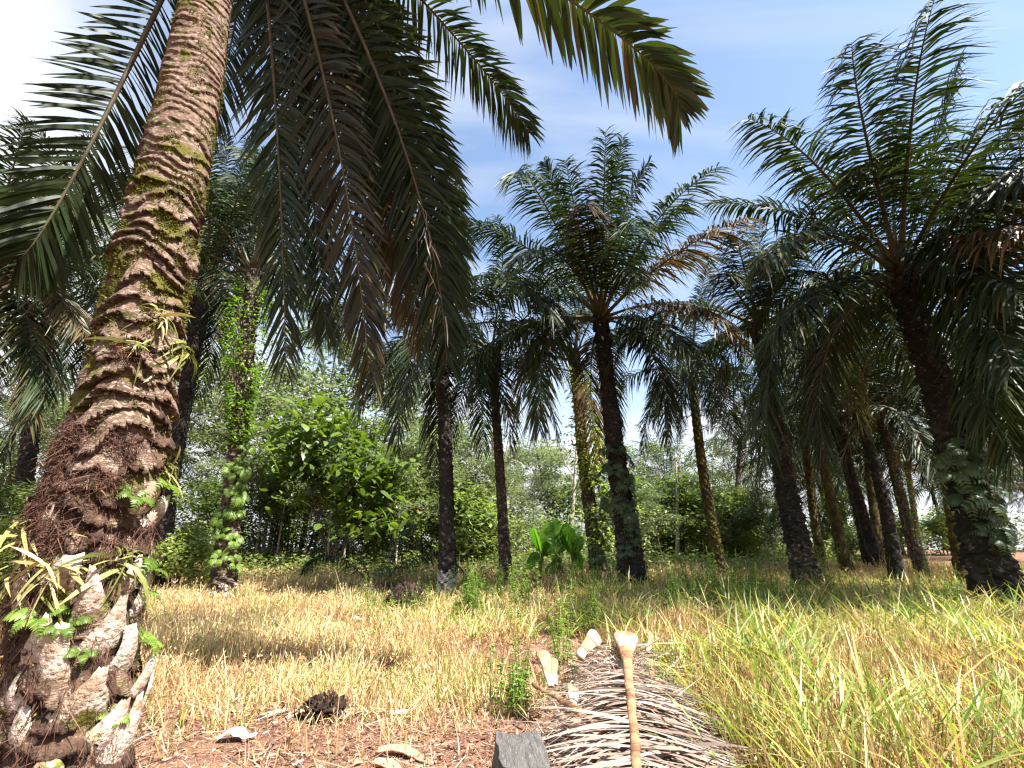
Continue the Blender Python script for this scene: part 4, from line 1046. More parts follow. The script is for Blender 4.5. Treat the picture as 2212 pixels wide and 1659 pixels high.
g_ = np.random.default_rng(123)
for i in range(30):   # thin saplings standing in front of the tangle
    Y = g_.uniform(28.5, 37); X = Y * (g_.uniform(-.62, .05) if i % 3 else g_.uniform(.2, .58))
    place_tree(('rubber_c', 'rubber_a', 'rubber_b')[i % 3], 'sapling', 'one of the thin saplings with pale leaf tufts standing in the shrubs', 'sapling', X, Y, g_.uniform(.42, .75) * (1.38 if X < -6 else 1.08), g_.uniform(0, 6), 'saplings among the shrubs')
def undergrowth():
    g = np.random.default_rng(3); b = MB()
    # tangled growth behind the clearing: taller on the left, low on the right
    n = 900
    Y = g.uniform(33, 40, n); X = Y * g.uniform(-1.25, .02, n)
    h = g.random(n)**1.2 * np.interp(X / Y, [-1.2, -.6, -.3, -.15, .05], [6.2, 6.0, 5.6, 3.8, 2.9])
    C = np.stack([X, Y, gz(X, Y) + h + .1], 1)
    leafcloud(b, C, (1.15, 1.15, .8), 34, .32, 5, wr=.45, tb=.38)
    tag(b.build('undergrowth', ['broad']), 'tangled dark undergrowth closing the clearing on the left', 'undergrowth', kind='stuff')
    b = MB(); n = 900   # low growth under the shrubs
    Y = g.uniform(20.5, 32, n); X = Y * g.uniform(-1.25, .60, n)
    kp = ~((np.abs(X / Y) < .30) & (Y < 19))
    X = X[kp]; Y = Y[kp]
    leafcloud(b, np.stack([X, Y, gz(X, Y) + .10 + np.interp(Y, [20, 24, 32], [.15, .5, .9]) * g.random(len(X))], 1), (.7, .6, .45), 34, .24, 15, wr=.45, tb=.42)
    tag(b.build('undergrowth', ['broad']), 'low leafy ground growth at the foot of the shrubs', 'undergrowth', kind='stuff')
    b = MB(); n = 520
    Y = g.uniform(36, 43, n); X = Y * g.uniform(-1.25, .55, n)
    leafcloud(b, np.stack([X, Y, gz(X, Y) + .2 + 1.0 * g.random(n)], 1), (1.0, .8, .55), 40, .30, 25, wr=.45, tb=.35)
    tag(b.build('undergrowth', ['broad']), 'low dark growth deep between the trunks of the shrubs', 'undergrowth', kind='stuff')
    b = MB(); n = 620
    Y = g.uniform(32, 42, n); X = Y * g.uniform(-.05, .66, n)
    h = g.random(n)**1.3 * np.interp(X / Y, [0, .3, .45, .6], [3.5, 3.8, 3.0, 1.1])
    C = np.stack([X, Y, gz(X, Y) + h], 1)
    leafcloud(b, C, (1.15, 1.15, .7), 32, .31, 6, wr=.42, tb=.42)
    tag(b.build('undergrowth', ['bushleaf']), 'bright tangled undergrowth behind the central palm', 'undergrowth', kind='stuff')
    b = MB(); n = 700   # the wood farther off
    Y = g.uniform(58, 78, n); X = Y * g.uniform(-1.4, 1.4, n)
    h = g.random(n) * np.interp(X / Y, [-1.3, -.5, -.2, .1, .3, .6, 1.3], [11, 10.5, 6.2, 4.6, 5.0, 4.0, 5])
    leafcloud(b, np.stack([X, Y, gz(X, Y) + h], 1), (1.9, 1.9, 1.0), 40, .5, 7, wr=.42, tb=.4)
    tag(b.build('far_wood', ['rubber']), 'far wood closing the view behind the clearing', 'wood', kind='stuff')
undergrowth()
# seedling palm with low fronds among the shrubs
o = thing('young_palm', 'young trunkless palm with low spread fronds at the foot of the shrubs', 'palm tree', bp(810, 1262, 17.2))
for i, (az, kd, s) in enumerate([(.1, 'arch', .58), (1.0, 'up', .5), (2.9, 'arch', .55), (4.2, 'flat', .5), (5.4, 'flat', .58), (3.6, 'up', .5)]):
    link('frond', FR[kd, i % 3], o, (0, 0, .05), (0, 0, az), s)

# ------------------------------------------------------------------ banana plants
def banana(label, x, Y, H, leaves, seed):
    g = np.random.default_rng(seed)
    base = bp(x, 1275, Y); o = thing('banana_plant', label, 'banana plant', base, 'banana plants')
    b = MB(); add_tube(b, path_pts([(0, 0, -.05), (.02, 0, H * .5), (0, .02, H)], 8), np.linspace(.13, .06, 8), 10); b.build('stem', ['banana_stem'], o)
    leaves = list(leaves) + [(tx + g.uniform(-45, 45), ty + g.uniform(20, 75), g.uniform(.3, .8), wd * .8) for tx, ty, up, wd in leaves[:3]]
    for i, (tx, ty, up, wd) in enumerate(leaves):
        tip = at(tx, ty, Y + g.normal(0, .25)) - base
        st = np.array([0, 0, H * .97])
        P = np.array([st, st + (tip - st) * .35 + np.array([0, 0, up * .5]), st + (tip - st) * .72 + np.array([0, 0, up]), tip])
        s = np.linspace(.12, 1, 26); c = bez(P, s); T = nrm(dbez(P, s))
        ref = np.array([g.normal(0, .9), -1.0, .3]); S = nrm(np.cross(T, ref)); N = np.cross(S, T)
        w = 1.22 * wd * np.interp(s, [.12, .2, .45, .8, .95, 1], [.06, .55, 1, .85, .4, .03])
        w2 = w * (1 - .10 * (g.random(26) < .25))
        rows = []
        for k, f_ in enumerate((-1, -.5, 0, .5, 1)):
            rows.append(c + S * (w2 * f_)[:, None] + N * (abs(f_) * w * (.28 if abs(f_) < .8 else .22))[:, None])
        V = np.stack(rows, 1).reshape(-1, 3)
        f = [(r * 5 + q, r * 5 + q + 1, (r + 1) * 5 + q + 1, (r + 1) * 5 + q) for r in range(25) for q in range(4)]
        lb_ = MB(); lb_.add(V, np.array(f), 0, np.clip(.45 + .3 * np.sin(np.arange(26) * 2.2)[:, None] * np.array([[1, 1, -1, 1, 1]]), 0, 1))
        add_tube(lb_, bez(P, np.linspace(0, 1, 12)) - nrm(np.array([0, 0, 1.0])) * .012, np.linspace(.03, .006, 12), 6, 1)
        lb_.build('leaf', ['banana', 'stem_green'], o)
    return o
banana('banana plant with two broad upright backlit leaves, leftmost of the clump', 1172, 21.0, 1.0, [(1188, 1127, .1, .27), (1150, 1140, .2, .22), (1142, 1235, .5, .20), (1215, 1195, .5, .22), (1165, 1150, .1, .2)], 1)
banana('banana plant with a long arching pointed leaf, middle of the clump', 1212, 21.4, 1.05, [(1196, 1120, .2, .25), (1200, 1262, .7, .24), (1240, 1150, .2, .22), (1228, 1130, .2, .22)], 2)
banana('banana plant with short leaves beside the fern-covered trunk, rightmost of the clump', 1240, 21.0, .9, [(1246, 1128, .1, .2), (1232, 1140, .1, .24), (1258, 1235, .6, .19), (1262, 1165, .3, .17)], 3)

# ------------------------------------------------------------------ grass and weeds
def smooth_noise(X, Y, sc, off):
    return np.array([noise.noise(Vector((a * sc + off, b * sc - off, off))) for a, b in zip(X, Y)])
def pxcol(X, Y):   # column of a ground point
    return CX + F * X / (Y * math.cos(PITCH) - CAM_H * math.sin(PITCH))
def pile_mask(X, Y):
    t = np.clip((Y - 2.4) / 3.3, 0, 1); xc = .52 + t * .62
    return (np.abs(X - xc) < .62 - .15 * t) & (Y < 5.9)
def dry_grass():
    g = np.random.default_rng(8)
    n = 390000
    Y = 2.9 + (g.random(n)**1.2) * 25; X = Y * g.uniform(-1.18, 1.25, n)
    cl = smooth_noise(X, Y, 1.1, 3.3); cl2 = smooth_noise(X, Y, .35, 9.1); cl3 = smooth_noise(X, Y, 3.2, 5.0)
    dens = np.clip(.62 + .8 * cl + .5 * cl2 + .35 * cl3, .04, 1)
    # bare soil and litter in front, on the left
    bare = np.clip((Y - 4.1 - .5 * cl - np.clip(X, 0, 2) * .2) / 1.3, .05, 1) * np.where(X > 1.6, 0, 1) + np.where(X > 1.6, .9, 0)
    bare = np.where((X > -.3) & (X < 1.6) & (Y < 7.5), bare * .55, bare)
    keep = (g.random(n) < dens * bare) & ~pile_mask(X, Y) & (np.hypot(X + 2.75, Y - 3.3) > .42)
    X, Y, cl, cl2, cl3 = X[keep], Y[keep], cl[keep], cl2[keep], cl3[keep]; n = len(X)
    # fluffy low grass left, taller on the right and towards the trees
    H = g.uniform(.12, .34, n) * np.clip(1 + .8 * cl + .6 * cl2 + .35 * cl3, .3, 2) * np.where(g.random(n) < .03, 1.9, 1) + np.where(X > 1.4, g.uniform(.05, .30, n), 0) * np.clip((X - 1.2) / 1.5, 0, 1)
    H *= np.interp(Y, [3, 5, 8, 20], [.55, .85, 1, 1.25])
    B = np.stack([X, Y, gz(X, Y) - .01], 1)
    a = g.uniform(0, 2 * math.pi, n); ln = np.abs(g.normal(0, .45, n)) + .08
    d = nrm(np.stack([np.cos(a) * ln, np.sin(a) * ln, np.ones(n)], 1))
    W = nrm(np.cross(d, np.stack([g.normal(0, 1, n), g.normal(0, 1, n), np.zeros(n)], 1)))
    wid = (.0045 + .0006 * Y) * g.uniform(.7, 1.6, n)
    V, f = strips(B, d, H, W, wid, (1, .85, .35), g.uniform(0, .55, n), 3)
    ti = np.clip(.50 + .42 * cl2 + .36 * cl + .2 * cl3 + g.normal(0, .24, n), .02, .93)
    red = np.clip((X - 1.5) / 3, 0, 1) * np.clip(1.2 - np.abs(Y - 8) / 9, 0, 1)
    ti = np.clip(ti - .06 * red, .02, .93)
    gr = g.random(n) < np.clip(.10 + .5 * smooth_noise(X, Y, .8, 21) + .10 * (Y > 9) + .12 * (X > 1.5), .03, .5)
    ti[gr] = 1
    b = MB(); b.add(V, f, 0, np.repeat(ti[:, None], 6, 1))
    # seed heads
    k = g.random(n) < .10; m = int(k.sum())
    P = B[k] + d[k] * (H[k] * .95)[:, None]; P[:, 2] -= H[k] * .12
    P = np.repeat(P, 4, 0) + g.normal(0, .018, (m * 4, 3))
    dd = nrm(np.repeat(d[k], 4, 0) + g.normal(0, .5, (m * 4, 3))); WW = nrm(np.cross(dd, nrm(g.normal(0, 1, (m * 4, 3)))))
    sz = np.repeat(.012 + .0018 * Y[k], 4)
    diamonds(b, P, dd, WW, sz * 1.9, sz * .5, np.clip(np.repeat(g.normal(.66, .15, m), 4), 0, .9))
    tag(b.build('dry_grass', ['drygrass']), 'dry tan grass covering the clearing', 'grass', kind='stuff')
dry_grass()
def green_grass():
    g = np.random.default_rng(18)
    nt = 16000
    Yt = 2.2 + g.random(nt)**1.15 * 14; Xt = Yt * g.uniform(-.35, 1.25, nt)
    cl = smooth_noise(Xt, Yt, .9, 13.3)
    w = np.clip((Xt - .9 - .06 * Yt) / 1.2, 0, 1) * .9 + np.where(Yt > 8.5, .40, 0) * np.clip((Xt + 2.8) / 1.5, 0, 1)
    keep = (g.random(nt) < w * np.clip(.42 + 1.2 * cl, .05, 1)) & ~pile_mask(Xt, Yt)
    Xt, Yt = Xt[keep], Yt[keep]; per = 9; n = len(Xt) * per
    hs = np.repeat(g.uniform(.6, 1.35, len(Xt)), per); ts = np.repeat(g.normal(0, .16, len(Xt)), per)
    X = np.repeat(Xt, per) + g.normal(0, .035, n); Y = np.repeat(Yt, per) + g.normal(0, .035, n)
    b = MB()
    H = g.uniform(.30, .85, n) * hs * np.interp(Y, [2.2, 4, 8, 16], [.85, 1.05, 1.1, 1.0])
    H = np.where(X < .9, H * .62, H)
    a = g.uniform(0, 2 * math.pi, n); ln = g.uniform(.15, .7, n)
    d = nrm(np.stack([np.cos(a) * ln, np.sin(a) * ln, np.ones(n)], 1))
    W = nrm(np.cross(d, np.stack([-np.sin(a), np.cos(a), np.zeros(n)], 1) * .0 + np.stack([np.cos(a + .4), np.sin(a + .4), np.zeros(n)], 1)))
    wid = np.interp(Y, [2.2, 5, 16], [.016, .022, .032]) * g.uniform(.7, 1.4, n)
    V, f = strips(np.stack([X, Y, gz(X, Y) - .01], 1), d, H, W, wid, (.7, 1, .9, .6, .04), g.uniform(.1, .75, n), 6, curl=np.stack([np.cos(a), np.sin(a), np.zeros(n)], 1) * g.uniform(0, .5, n)[:, None])
    ti = np.clip(g.normal(.58, .20, n) + ts * 1.9, 0, 1)
    b.add(V, f, 0, np.repeat(ti[:, None], 12, 1))
    tag(b.build('green_grass', ['greengrass']), 'tall green grass blades among the dry stalks on the right', 'grass', kind='stuff')
    # brown stalks standing among it
    n = 95000
    Y = 2.5 + g.random(n)**1.2 * 13; X = Y * g.uniform(.1, 1.25, n)
    keep = (g.random(n) < np.clip((X - .8 - .05 * Y) / 1.2, 0, 1)) & ~pile_mask(X, Y); X, Y = X[keep], Y[keep]; n = len(X)
    H = g.uniform(.2, .58, n); a = g.uniform(0, 6.3, n)
    d = nrm(np.stack([np.cos(a) * .3, np.sin(a) * .3, np.ones(n)], 1)); W = nrm(np.cross(d, np.stack([np.cos(a + 1), np.sin(a + 1), np.zeros(n)], 1)))
    V, f = strips(np.stack([X, Y, gz(X, Y) - .01], 1), d, H, W, np.interp(Y, [2.5, 14], [.006, .014]) * g.uniform(.7, 1.3, n), (1, .9, .6), g.uniform(0, .3, n), 4)
    b = MB(); b.add(V, f, 0, np.repeat(np.clip(g.normal(.42, .26, n), 0, .9)[:, None], 8, 1))
    tag(b.build('dry_stalks', ['drygrass']), 'reddish brown dry stalks between the green blades on the right', 'grass', kind='stuff')
green_grass()
def litter():
    g = np.random.default_rng(28); b = MB()
    for n, l0, l1, w0, w1, t0 in ((40000, .010, .055, .12, .45, .40), (9000, .06, .26, .012, .035, .62), (700, .07, .14, .25, .5, .35)):
        Y = 2.6 + g.random(n)**1.5 * 6.5; X = Y * g.uniform(-1.0, .7, n)
        cl = smooth_noise(X, Y, 1.6, 31.0)
        kp = g.random(n) < np.clip(.75 + 1.0 * cl, .35, 1); X = X[kp]; Y = Y[kp]; cl = cl[kp]; n = len(X)
        a = g.uniform(0, 6.3, n)
        d = nrm(np.stack([np.cos(a), np.sin(a), g.normal(0.05, .22, n)], 1)); W = nrm(np.cross(d, nrm(np.stack([g.normal(0, .6, n), g.normal(0, .6, n), np.ones(n)], 1))))
        L = g.uniform(l0, l1, n)
        V, f = strips(np.stack([X, Y, gz(X, Y) + g.uniform(.005, .04, n)], 1), d, L, W, np.maximum(L * g.uniform(w0, w1, n), .003), (.4, 1, .9, .15), g.uniform(-.2, .3, n), 4, curl=g.normal(0, .2, (n, 3)))
        b.add(V, f, 0, np.repeat(np.clip(g.normal(t0, .24, n) - .3 * cl, 0, 1)[:, None], 8, 1))
    tag(b.build('leaf_litter', ['litter']), 'reddish dry leaf litter and stems on the bare soil in front', 'litter', kind='stuff')
litter()
WEED = []
def weed_proto(seed, H=1.0, stems=5):
    g = np.random.default_rng(seed); st = MB(); lf = MB()
    for s_ in range(stems):
        p0 = np.array([g.normal(0, .08), g.normal(0, .08), -.03]); h = H * g.uniform(.5, 1.1)
        pts, d = limb(st, p0, np.array([g.normal(0, .10), g.normal(0, .10), 1]), h, .006, .002, g, bend=.12, up=.1, k=5, n=8)
        m = 46; t = g.uniform(.12, 1, m); i = np.clip((t * 8).astype(int), 0, 7)
        p = pts[i] + (pts[i + 1] - pts[i]) * ((t * 8) % 1)[:, None]
        dd = nrm(rand_dirs(g, m, .1, .75)); L = .095 * np.interp(t, [0, .5, 1], [.8, 1.1, .55]) * g.uniform(.6, 1.3, m)
        W = nrm(np.cross(dd, nrm(np.stack([g.normal(0, .5, m), g.normal(0, .5, m), np.ones(m)], 1))))
        V, f = strips(p, dd, L, W, L * .20, (.4, 1, .8, .05), g.uniform(.2, .9, m), 4)
        lf.add(V, f, 0, np.repeat(np.clip(g.normal(.55, .22, m), 0, 1)[:, None], 8, 1))
    return st.mesh('stem', ['stem_green']), lf.mesh('leaves', ['weed'])
WEED = [weed_proto(1, .85, 7), weed_proto(2, 1.1, 6), weed_proto(3, .70, 9)]
def weed(x, y_, Y, k, s, label):
    X = at(x, y_, Y)[0]
    o = thing('weed', label, 'weed', ground_pt(X, Y), 'green weeds in the grass'); o.rotation_euler = (0, 0, rnd.uniform(0, 6)); o.scale = (s, s, s)
    link('stem', WEED[k][0], o); link('leaves', WEED[k][1], o)
for w_ in [
    (800, 1290, 12.0, 0, 1.0, 'dark green weed with broad top leaf left of the dark stump'),
    (860, 1320, 11.5, 2, .7, 'green weed in front of the dark stump'),
    (905, 1330, 11.5, 2, .8, 'green weed touching the right side of the dark stump'),
    (835, 1330, 11.3, 2, .6, 'green weed just left of the dark stump base'),
    (1200, 1360, 7.0, 1, 1.0, 'tallest upright green weed, left of the head of the frond pile'),
    (1216, 1400, 6.2, 0, .85, 'darker green weed against the head of the frond pile'),
    (1105, 1460, 5.0, 2, .95, 'green weed standing alone left of the frond pile'),
    (1125, 1500, 4.7, 0, .8, 'leafy weed close in front of the lone one left of the frond pile'),
    (985, 1280, 14.2, 1, .9, 'green weed at the lichen-covered palm foot'),
    (1040, 1280, 13.5, 1, 1.0, 'green weed between the lichen-footed palm and the slim dark palm'),
    (1065, 1290, 12.8, 2, 1.1, 'bushy green weed in front of the slim dark palm'),
    (930, 1300, 12.6, 2, .9, 'green weed between the dark stump and the lichen-footed palm'),
    (1130, 1310, 12, 2, .9, 'green weed in front of the banana plants'),
    (1300, 1310, 12.2, 1, .9, 'green weed in front of the trunk beside the central palm'),
    (1345, 1300, 13, 1, .8, 'thin weed at the foot of the central palm'),
    (1420, 1310, 11, 2, 1.1, 'bushy weed right of the foot of the central palm'),
    (1490, 1320, 10.2, 1, 1.0, 'weed in the grass below the thin-stemmed palm'),
    (1840, 1330, 9.4, 2, 1.2, 'bushy weed right of the foot of the dark leaning palm'),
    (1950, 1340, 8.6, 2, 1.3, 'bushy weed in the grass left of the massive palm'),
    (2060, 1330, 8.6, 1, 1.1, 'weed at the foot of the massive palm'),
    (1420, 1480, 4.6, 2, .7, 'pale weed growing at the right side of the frond pile'),
    (690, 1520, 5.4, 2, .30, 'small green tuft behind the brown fruit husk'),
    (520, 1270, 14, 2, .7, 'weed by the pale foot of the vine-covered palm'),
    (1640, 1400, 6.0, 2, .9, 'green weed in the tall grass right of the frond pile'),
    (1720, 1560, 3.6, 2, .65, 'green weed low in the right foreground'),
]: weed(*w_)
g_ = np.random.default_rng(321)
for i in range(70):
    Y = g_.uniform(9, 16.5); X = Y * (g_.uniform(-.12, .5) if i % 4 else g_.uniform(.3, 1.0))
    o = thing('weed', 'one of the wispy green weeds scattered through the grass in front of the palms', 'weed', ground_pt(X, Y), 'wispy weeds before the palms'); o.rotation_euler = (0, 0, g_.uniform(0, 6)); q = g_.uniform(.7, 1.55); o.scale = (q, q, q)
    link('stem', WEED[i % 3][0], o); link('leaves', WEED[i % 3][1], o)
# loose mass of green herbs along the far side of the clearing
g_ = np.random.default_rng(99); b = MB()
n = 420; Y = g_.uniform(10, 20, n); X = Y * g_.uniform(-.30, 1.1, n); kk = np.array([noise.noise(Vector((a * .7, c * .7, 4))) > .0 for a, c in zip(X, Y)]); X, Y = X[kk], Y[kk]
leafcloud(b, np.stack([X, Y, gz(X, Y) + .25], 1), (.22, .22, .28), 26, .10, 9, wr=.3, tb=.5, zlo=-.2, zhi=.6)
tag(b.build('weeds', ['weed']), 'low green herbs scattered through the far side of the clearing', 'weeds', kind='stuff')

# ------------------------------------------------------------------ the pile of cut fronds
def dead_frond(label, butt, end, sag=.0, Lmax=.62, n=58, seed=0, w=.019, bw=.11, side=None, plum=.22, up=0.0, pet=.22, droop=.18, mat_r='rachis_dry', group='cut palm fronds of the pile'):
    butt = np.asarray(butt, float); end = np.asarray(end, float)
    o = thing('dead_frond', label, 'dead frond', butt, group)
    v = end - butt
    g = np.random.default_rng(seed)
    lat = np.array([v[1], -v[0], 0]) * g.normal(0, .04) * (pet < .24)
    P = np.array([[0, 0, 0], v * .33 + lat + np.array([0, 0, up]), v * .66 + lat + np.array([0, 0, up * .8]), v])
    sd = nrm(np.cross(nrm(v * np.array([1, 1, 0])), [0, 0, 1.0]))
    b = MB()
    for L_ in range(2):
        frond_add(b, P, n=n, Lmax=Lmax, width=w, k=6, plum=plum, droop=droop, side=sd, pet=pet, seed=seed * 2 + L_, mats=(0, 0), tbase=.5, fmax=82, fmin=40, gaps=.3, phs=15, rach=False, prof=(.7, 1, .85, .6, .3, .1))
    b.build('leaflets', ['palm_leaf_dead'], o)
    b = MB(); t = np.linspace(0, 1, 26); pts = bez(P, t)
    rx = np.interp(t, [0, .04, .11, .20, .5, 1], [bw * 1.05, bw * .95, bw * .60, bw * .33, bw * .22, .008])
    rn = np.interp(t, [0, .05, .13, .22, .5, 1], [bw * .32, bw * .34, bw * .3, bw * .2, bw * .15, .005])
    add_tube(b, pts, rn, 10, 0, .5, rx=rx, side=sd)
    V = b.v[0]
    for q in range(len(V)): V[q] += np.array(noise.noise_vector(Vector(V[q] * 9 + seed))) * .010
    k = max(1, int(26 * .15)) * 10
    b.m[0][:k] = 1; b.m[1][:10] = 1
    b.build('stalk', [mat_r, 'butt'], o)
    return o
zp = .40
A_ = at(1350, 1372, 5.45); B_ = at(1378, 1668, 2.62)
dead_frond('topmost dry cut frond of the pile, its wide white stalk end standing up', A_, B_ + (B_ - A_) * .55 + np.array([0, 0, -.22]), seed=3, Lmax=.70, n=120, up=.02, pet=.24, bw=.125, droop=.16, plum=.15)
PL = [
    ((.95, 5.2, .30), (.55, 1.9, .10), 'dry frond under the topmost one, its end left of the pile head'),
    ((1.35, 5.5, .28), (1.0, 2.0, .08), 'dry frond on the right flank of the frond pile'),
    ((.70, 4.7, .22), (.50, 1.6, .08), 'dry frond on the left flank of the pile'),
    ((1.2, 5.1, .18), (.6, 1.7, .05), 'lower dry frond crossing beneath the pile'),
    ((.38, 4.05, .18), (1.2, 2.6, .12), 'dry frond slanting across the pile from the left'),
    ((1.0, 4.9, .35), (.95, 2.2, .16), 'dry frond high in the pile right beside the topmost stalk'),
    ((.9, 5.35, .12), (.3, 2.3, .05), 'lowest dry frond spreading out of the left of the pile'),
    ((1.45, 4.9, .12), (1.15, 1.9, .05), 'lowest dry frond spreading out of the right of the pile'),
]
for i, (p, q, lb) in enumerate(PL):
    p = np.array(p); q = np.array(q)
    dead_frond(lb, p, q, seed=20 + i, Lmax=.56, n=80, bw=.085, up=.05, plum=.35, droop=.22)
# tangled loose leaflets of the pile head
g_ = np.random.default_rng(44); b = MB(); n = 3800
t = g_.random(n)**.5; Yp = 2.9 + t * 2.5; Xp = .62 + (Yp - 2.4) / 3.3 * .52 + g_.normal(0, .27, n)
Zp = g_.uniform(.03, np.interp(Yp, [2.9, 4.0, 5.2], [.16, .26, .46]), n) * np.exp(-((Xp - .62 - (Yp - 2.4) / 3.3 * .52) / .5)**2)
a = g_.uniform(0, 6.3, n)
d = nrm(np.stack([np.cos(a), np.sin(a), g_.normal(0.0, 1, n) * np.interp(Yp, [3.4, 4.4], [.12, .34])], 1)); W = nrm(np.cross(d, nrm(g_.normal(0, 1, (n, 3)))))
V, f = strips(np.stack([Xp, Yp, Zp], 1), d, g_.uniform(.12, .40, n), W, g_.uniform(.006, .014, n), (.6, 1, .8, .1), g_.uniform(.0, .4, n), 6, curl=g_.normal(0, .45, (n, 3)) * np.array([1, 1, .35]))
b.add(V, f, 0, np.repeat(np.clip(g_.normal(.5, .22, n), 0, 1)[:, None], 12, 1))
tag(b.build('loose_leaflets', ['palm_leaf_dead']), 'tangle of loose dry leaflets over the pile of cut fronds', 'litter', kind='stuff')
# separate cut stalk ends
def stalk_end(label, p, q, w, seed, mat='butt'):
    p = np.asarray(p, float); q = np.asarray(q, float)
    b = MB(); pts = path_pts([np.zeros(3), (q - p) * .5 + np.array([0, 0, .02]), q - p], 14)
    s = np.linspace(0, 1, 14)
    sd = nrm(np.cross(q - p, [0.2, -1.0, .3]))
    add_tube(b, pts, np.interp(s, [0, .6, 1], [w * .25, w * .3, w * .34]), 10, 0, .5, rx=np.interp(s, [0, .5, .85, 1], [w * .45, w * .7, w, w * .9]), side=sd)
    V = b.v[0]
    for k in range(len(V)): V[k] += np.array(noise.noise_vector(Vector(V[k] * 10 + seed))) * .012
    return tag(b.build('stalk_end', [mat], None, loc=p), label, 'palm stalk', 'cut stalk ends')
stalk_end('white cut stalk end standing left of the pile behind the green weeds', at(1190, 1485, 4.4), at(1172, 1408, 4.75), .065, 1)
stalk_end('second white stalk end leaning beside the left one, half behind the weeds', at(1200, 1480, 4.5), at(1194, 1425, 4.75), .05, 2)
stalk_end('broad curled white stalk end at the far left corner of the pile head', at(1252, 1420, 5.0), at(1290, 1374, 5.5), .09, 3)
stalk_end('small white stalk end at the far right corner of the pile head', at(1400, 1410, 5.3), at(1408, 1370, 5.6), .045, 4)
stalk_end('short white stalk stub poking out of the left flank of the pile', at(1235, 1530, 3.95), at(1240, 1487, 4.1), .06, 5)
stalk_end('brown stalk lying slanted on the left of the pile', at(1150, 1480, 4.4), at(1275, 1555, 3.6), .03, 6, 'rachis_dry')
# grey weathered block
def grey_block():
    p = at(1120, 1640, 3.0); zb = 0.0; base = np.array([p[0] - .02, 3.05, 0])
    b = MB(); nx = 10; nz = 10
    V = []; F_ = []
    W_, D_, H_ = .25, .34, .30
    ring = []
    for k in range(nz + 1):
        z = -.05 + (H_ + .05) * k / nz
        for j in range(24):
            t = j / 24 * 4
            s = int(t); u = t - s
            c = [(-.5 + u, -.5), (.5, -.5 + u), (.5 - u, .5), (-.5, .5 - u)][s]
            x, y = c[0] * W_, c[1] * D_
            r = .96 if abs(abs(c[0]) - abs(c[1])) < .06 else 1.0
            nn = noise.noise_vector(Vector((x * 9, y * 9, z * 5))) * .030
            V.append((x * r + nn.x + .04 * k / nz, y * r + nn.y, z + (.05 * c[1] - .03 * c[0]) * (k == nz) + nn.z))
    F_ = [(k * 24 + j, k * 24 + (j + 1) % 24, (k + 1) * 24 + (j + 1) % 24, (k + 1) * 24 + j) for k in range(nz) for j in range(24)]
    b.add(V, F_, 0)
    top = np.array(V[nz * 24:]); c = top.mean(0) + np.array([0, 0, .012])
    VV = [c] + [tuple(q) for q in (top * .5 + c * .5)] + [tuple(q) for q in top]
    b.add(VV, np.array([(0, 1 + j, 1 + (j + 1) % 24) for j in range(24)]))
    b.add(VV, np.array([(1 + j, 25 + j, 25 + (j + 1) % 24, 1 + (j + 1) % 24) for j in range(24)]))
    o = b.build('wood_block', ['grey_wood'], None, smooth=False, loc=base); o.rotation_euler = (0, 0, R(8))
    tag(o, 'weathered grey wood block at the left front corner of the frond pile', 'wood block')
    base2 = base + np.array([-.24, .08, .06])
    b = MB(); lump(b, (0, 0, 0), .10, seed=4, squash=.9, spiky=.5)
    g = np.random.default_rng(6); m = 90
    P = nrm(g.normal(0, 1, (m, 3))) * .08; d = nrm(P + g.normal(0, .05, (m, 3))); W = nrm(np.cross(d, nrm(g.normal(0, 1, (m, 3)))))
    V, f = strips(P, d, g.uniform(.06, .16, m), W, np.full(m, .006), (1, .8, .3), g.uniform(.2, .8, m), 4); b.add(V, f)
    tag(b.build('root_clod', ['soil_dark'], None, loc=base2), 'black clod of rootlets against the left side of the grey wood block', 'clod')
grey_block()

# ------------------------------------------------------------------ smaller things on the ground
def fruit_husk():
    base = at(698, 1545, 4.75); base[2] = float(gz(base[0], base[1]))
    b = MB(); lump(b, (0, 0, .05), .16, seed=9, squash=.62, spiky=.7, nu=30, nv=18)
    g = np.random.default_rng(61); m = 420
    P = nrm(g.normal(0, 1, (m, 3)) * np.array([1, 1, .9])); P[:, 2] = np.abs(P[:, 2])
    d = nrm(P + g.normal(0, .35, (m, 3))); W = nrm(np.cross(d, nrm(g.normal(0, 1, (m, 3)))))
    diamonds(b, P * np.array([.16, .15, .09]) + g.normal(0, .012, (m, 3)) + np.array([0, 0, .05]), d, W, g.uniform(.015, .055, m), g.uniform(.015, .03, m), np.full(m, .5), 0, .2)
    tag(b.build('fruit_husk', ['soil_dark'], None, loc=base), 'dark brown spiky empty fruit bunch lying in the grass on the left', 'fruit bunch')
fruit_husk()
def dark_stump():
    base = ground_pt(at(875, 1320, 12.2)[0], 12.2)
    b = MB(); lump(b, (0, 0, .22), .36, seed=14, squash=.95, spiky=.45, nu=30, nv=18)
    g = np.random.default_rng(62); m = 900
    P = nrm(g.normal(0, 1, (m, 3))); P[:, 2] = np.abs(P[:, 2])
    d = nrm(P + g.normal(0, .5, (m, 3))); W = nrm(np.cross(d, nrm(g.normal(0, 1, (m, 3)))))
    V, f = strips(P * .33 + np.array([0, 0, .22]), d, g.uniform(.1, .28, m), W, np.full(m, .014), (1, .8, .2), g.uniform(.4, 1.2, m), 5); b.add(V, f)
    for q in range(9):
        a = g.uniform(0, 6.3); pts = path_pts([(0, 0, .5), (math.cos(a) * .38, math.sin(a) * .38, .46), (math.cos(a) * .52, math.sin(a) * .52, .02)], 10)
        add_tube(b, pts, .012, 5)
    tag(b.build('rotten_stump', ['soil_dark'], None, loc=base), 'dark rotten root stump with arching roots left of the lichen-footed palm', 'stump')
dark_stump()
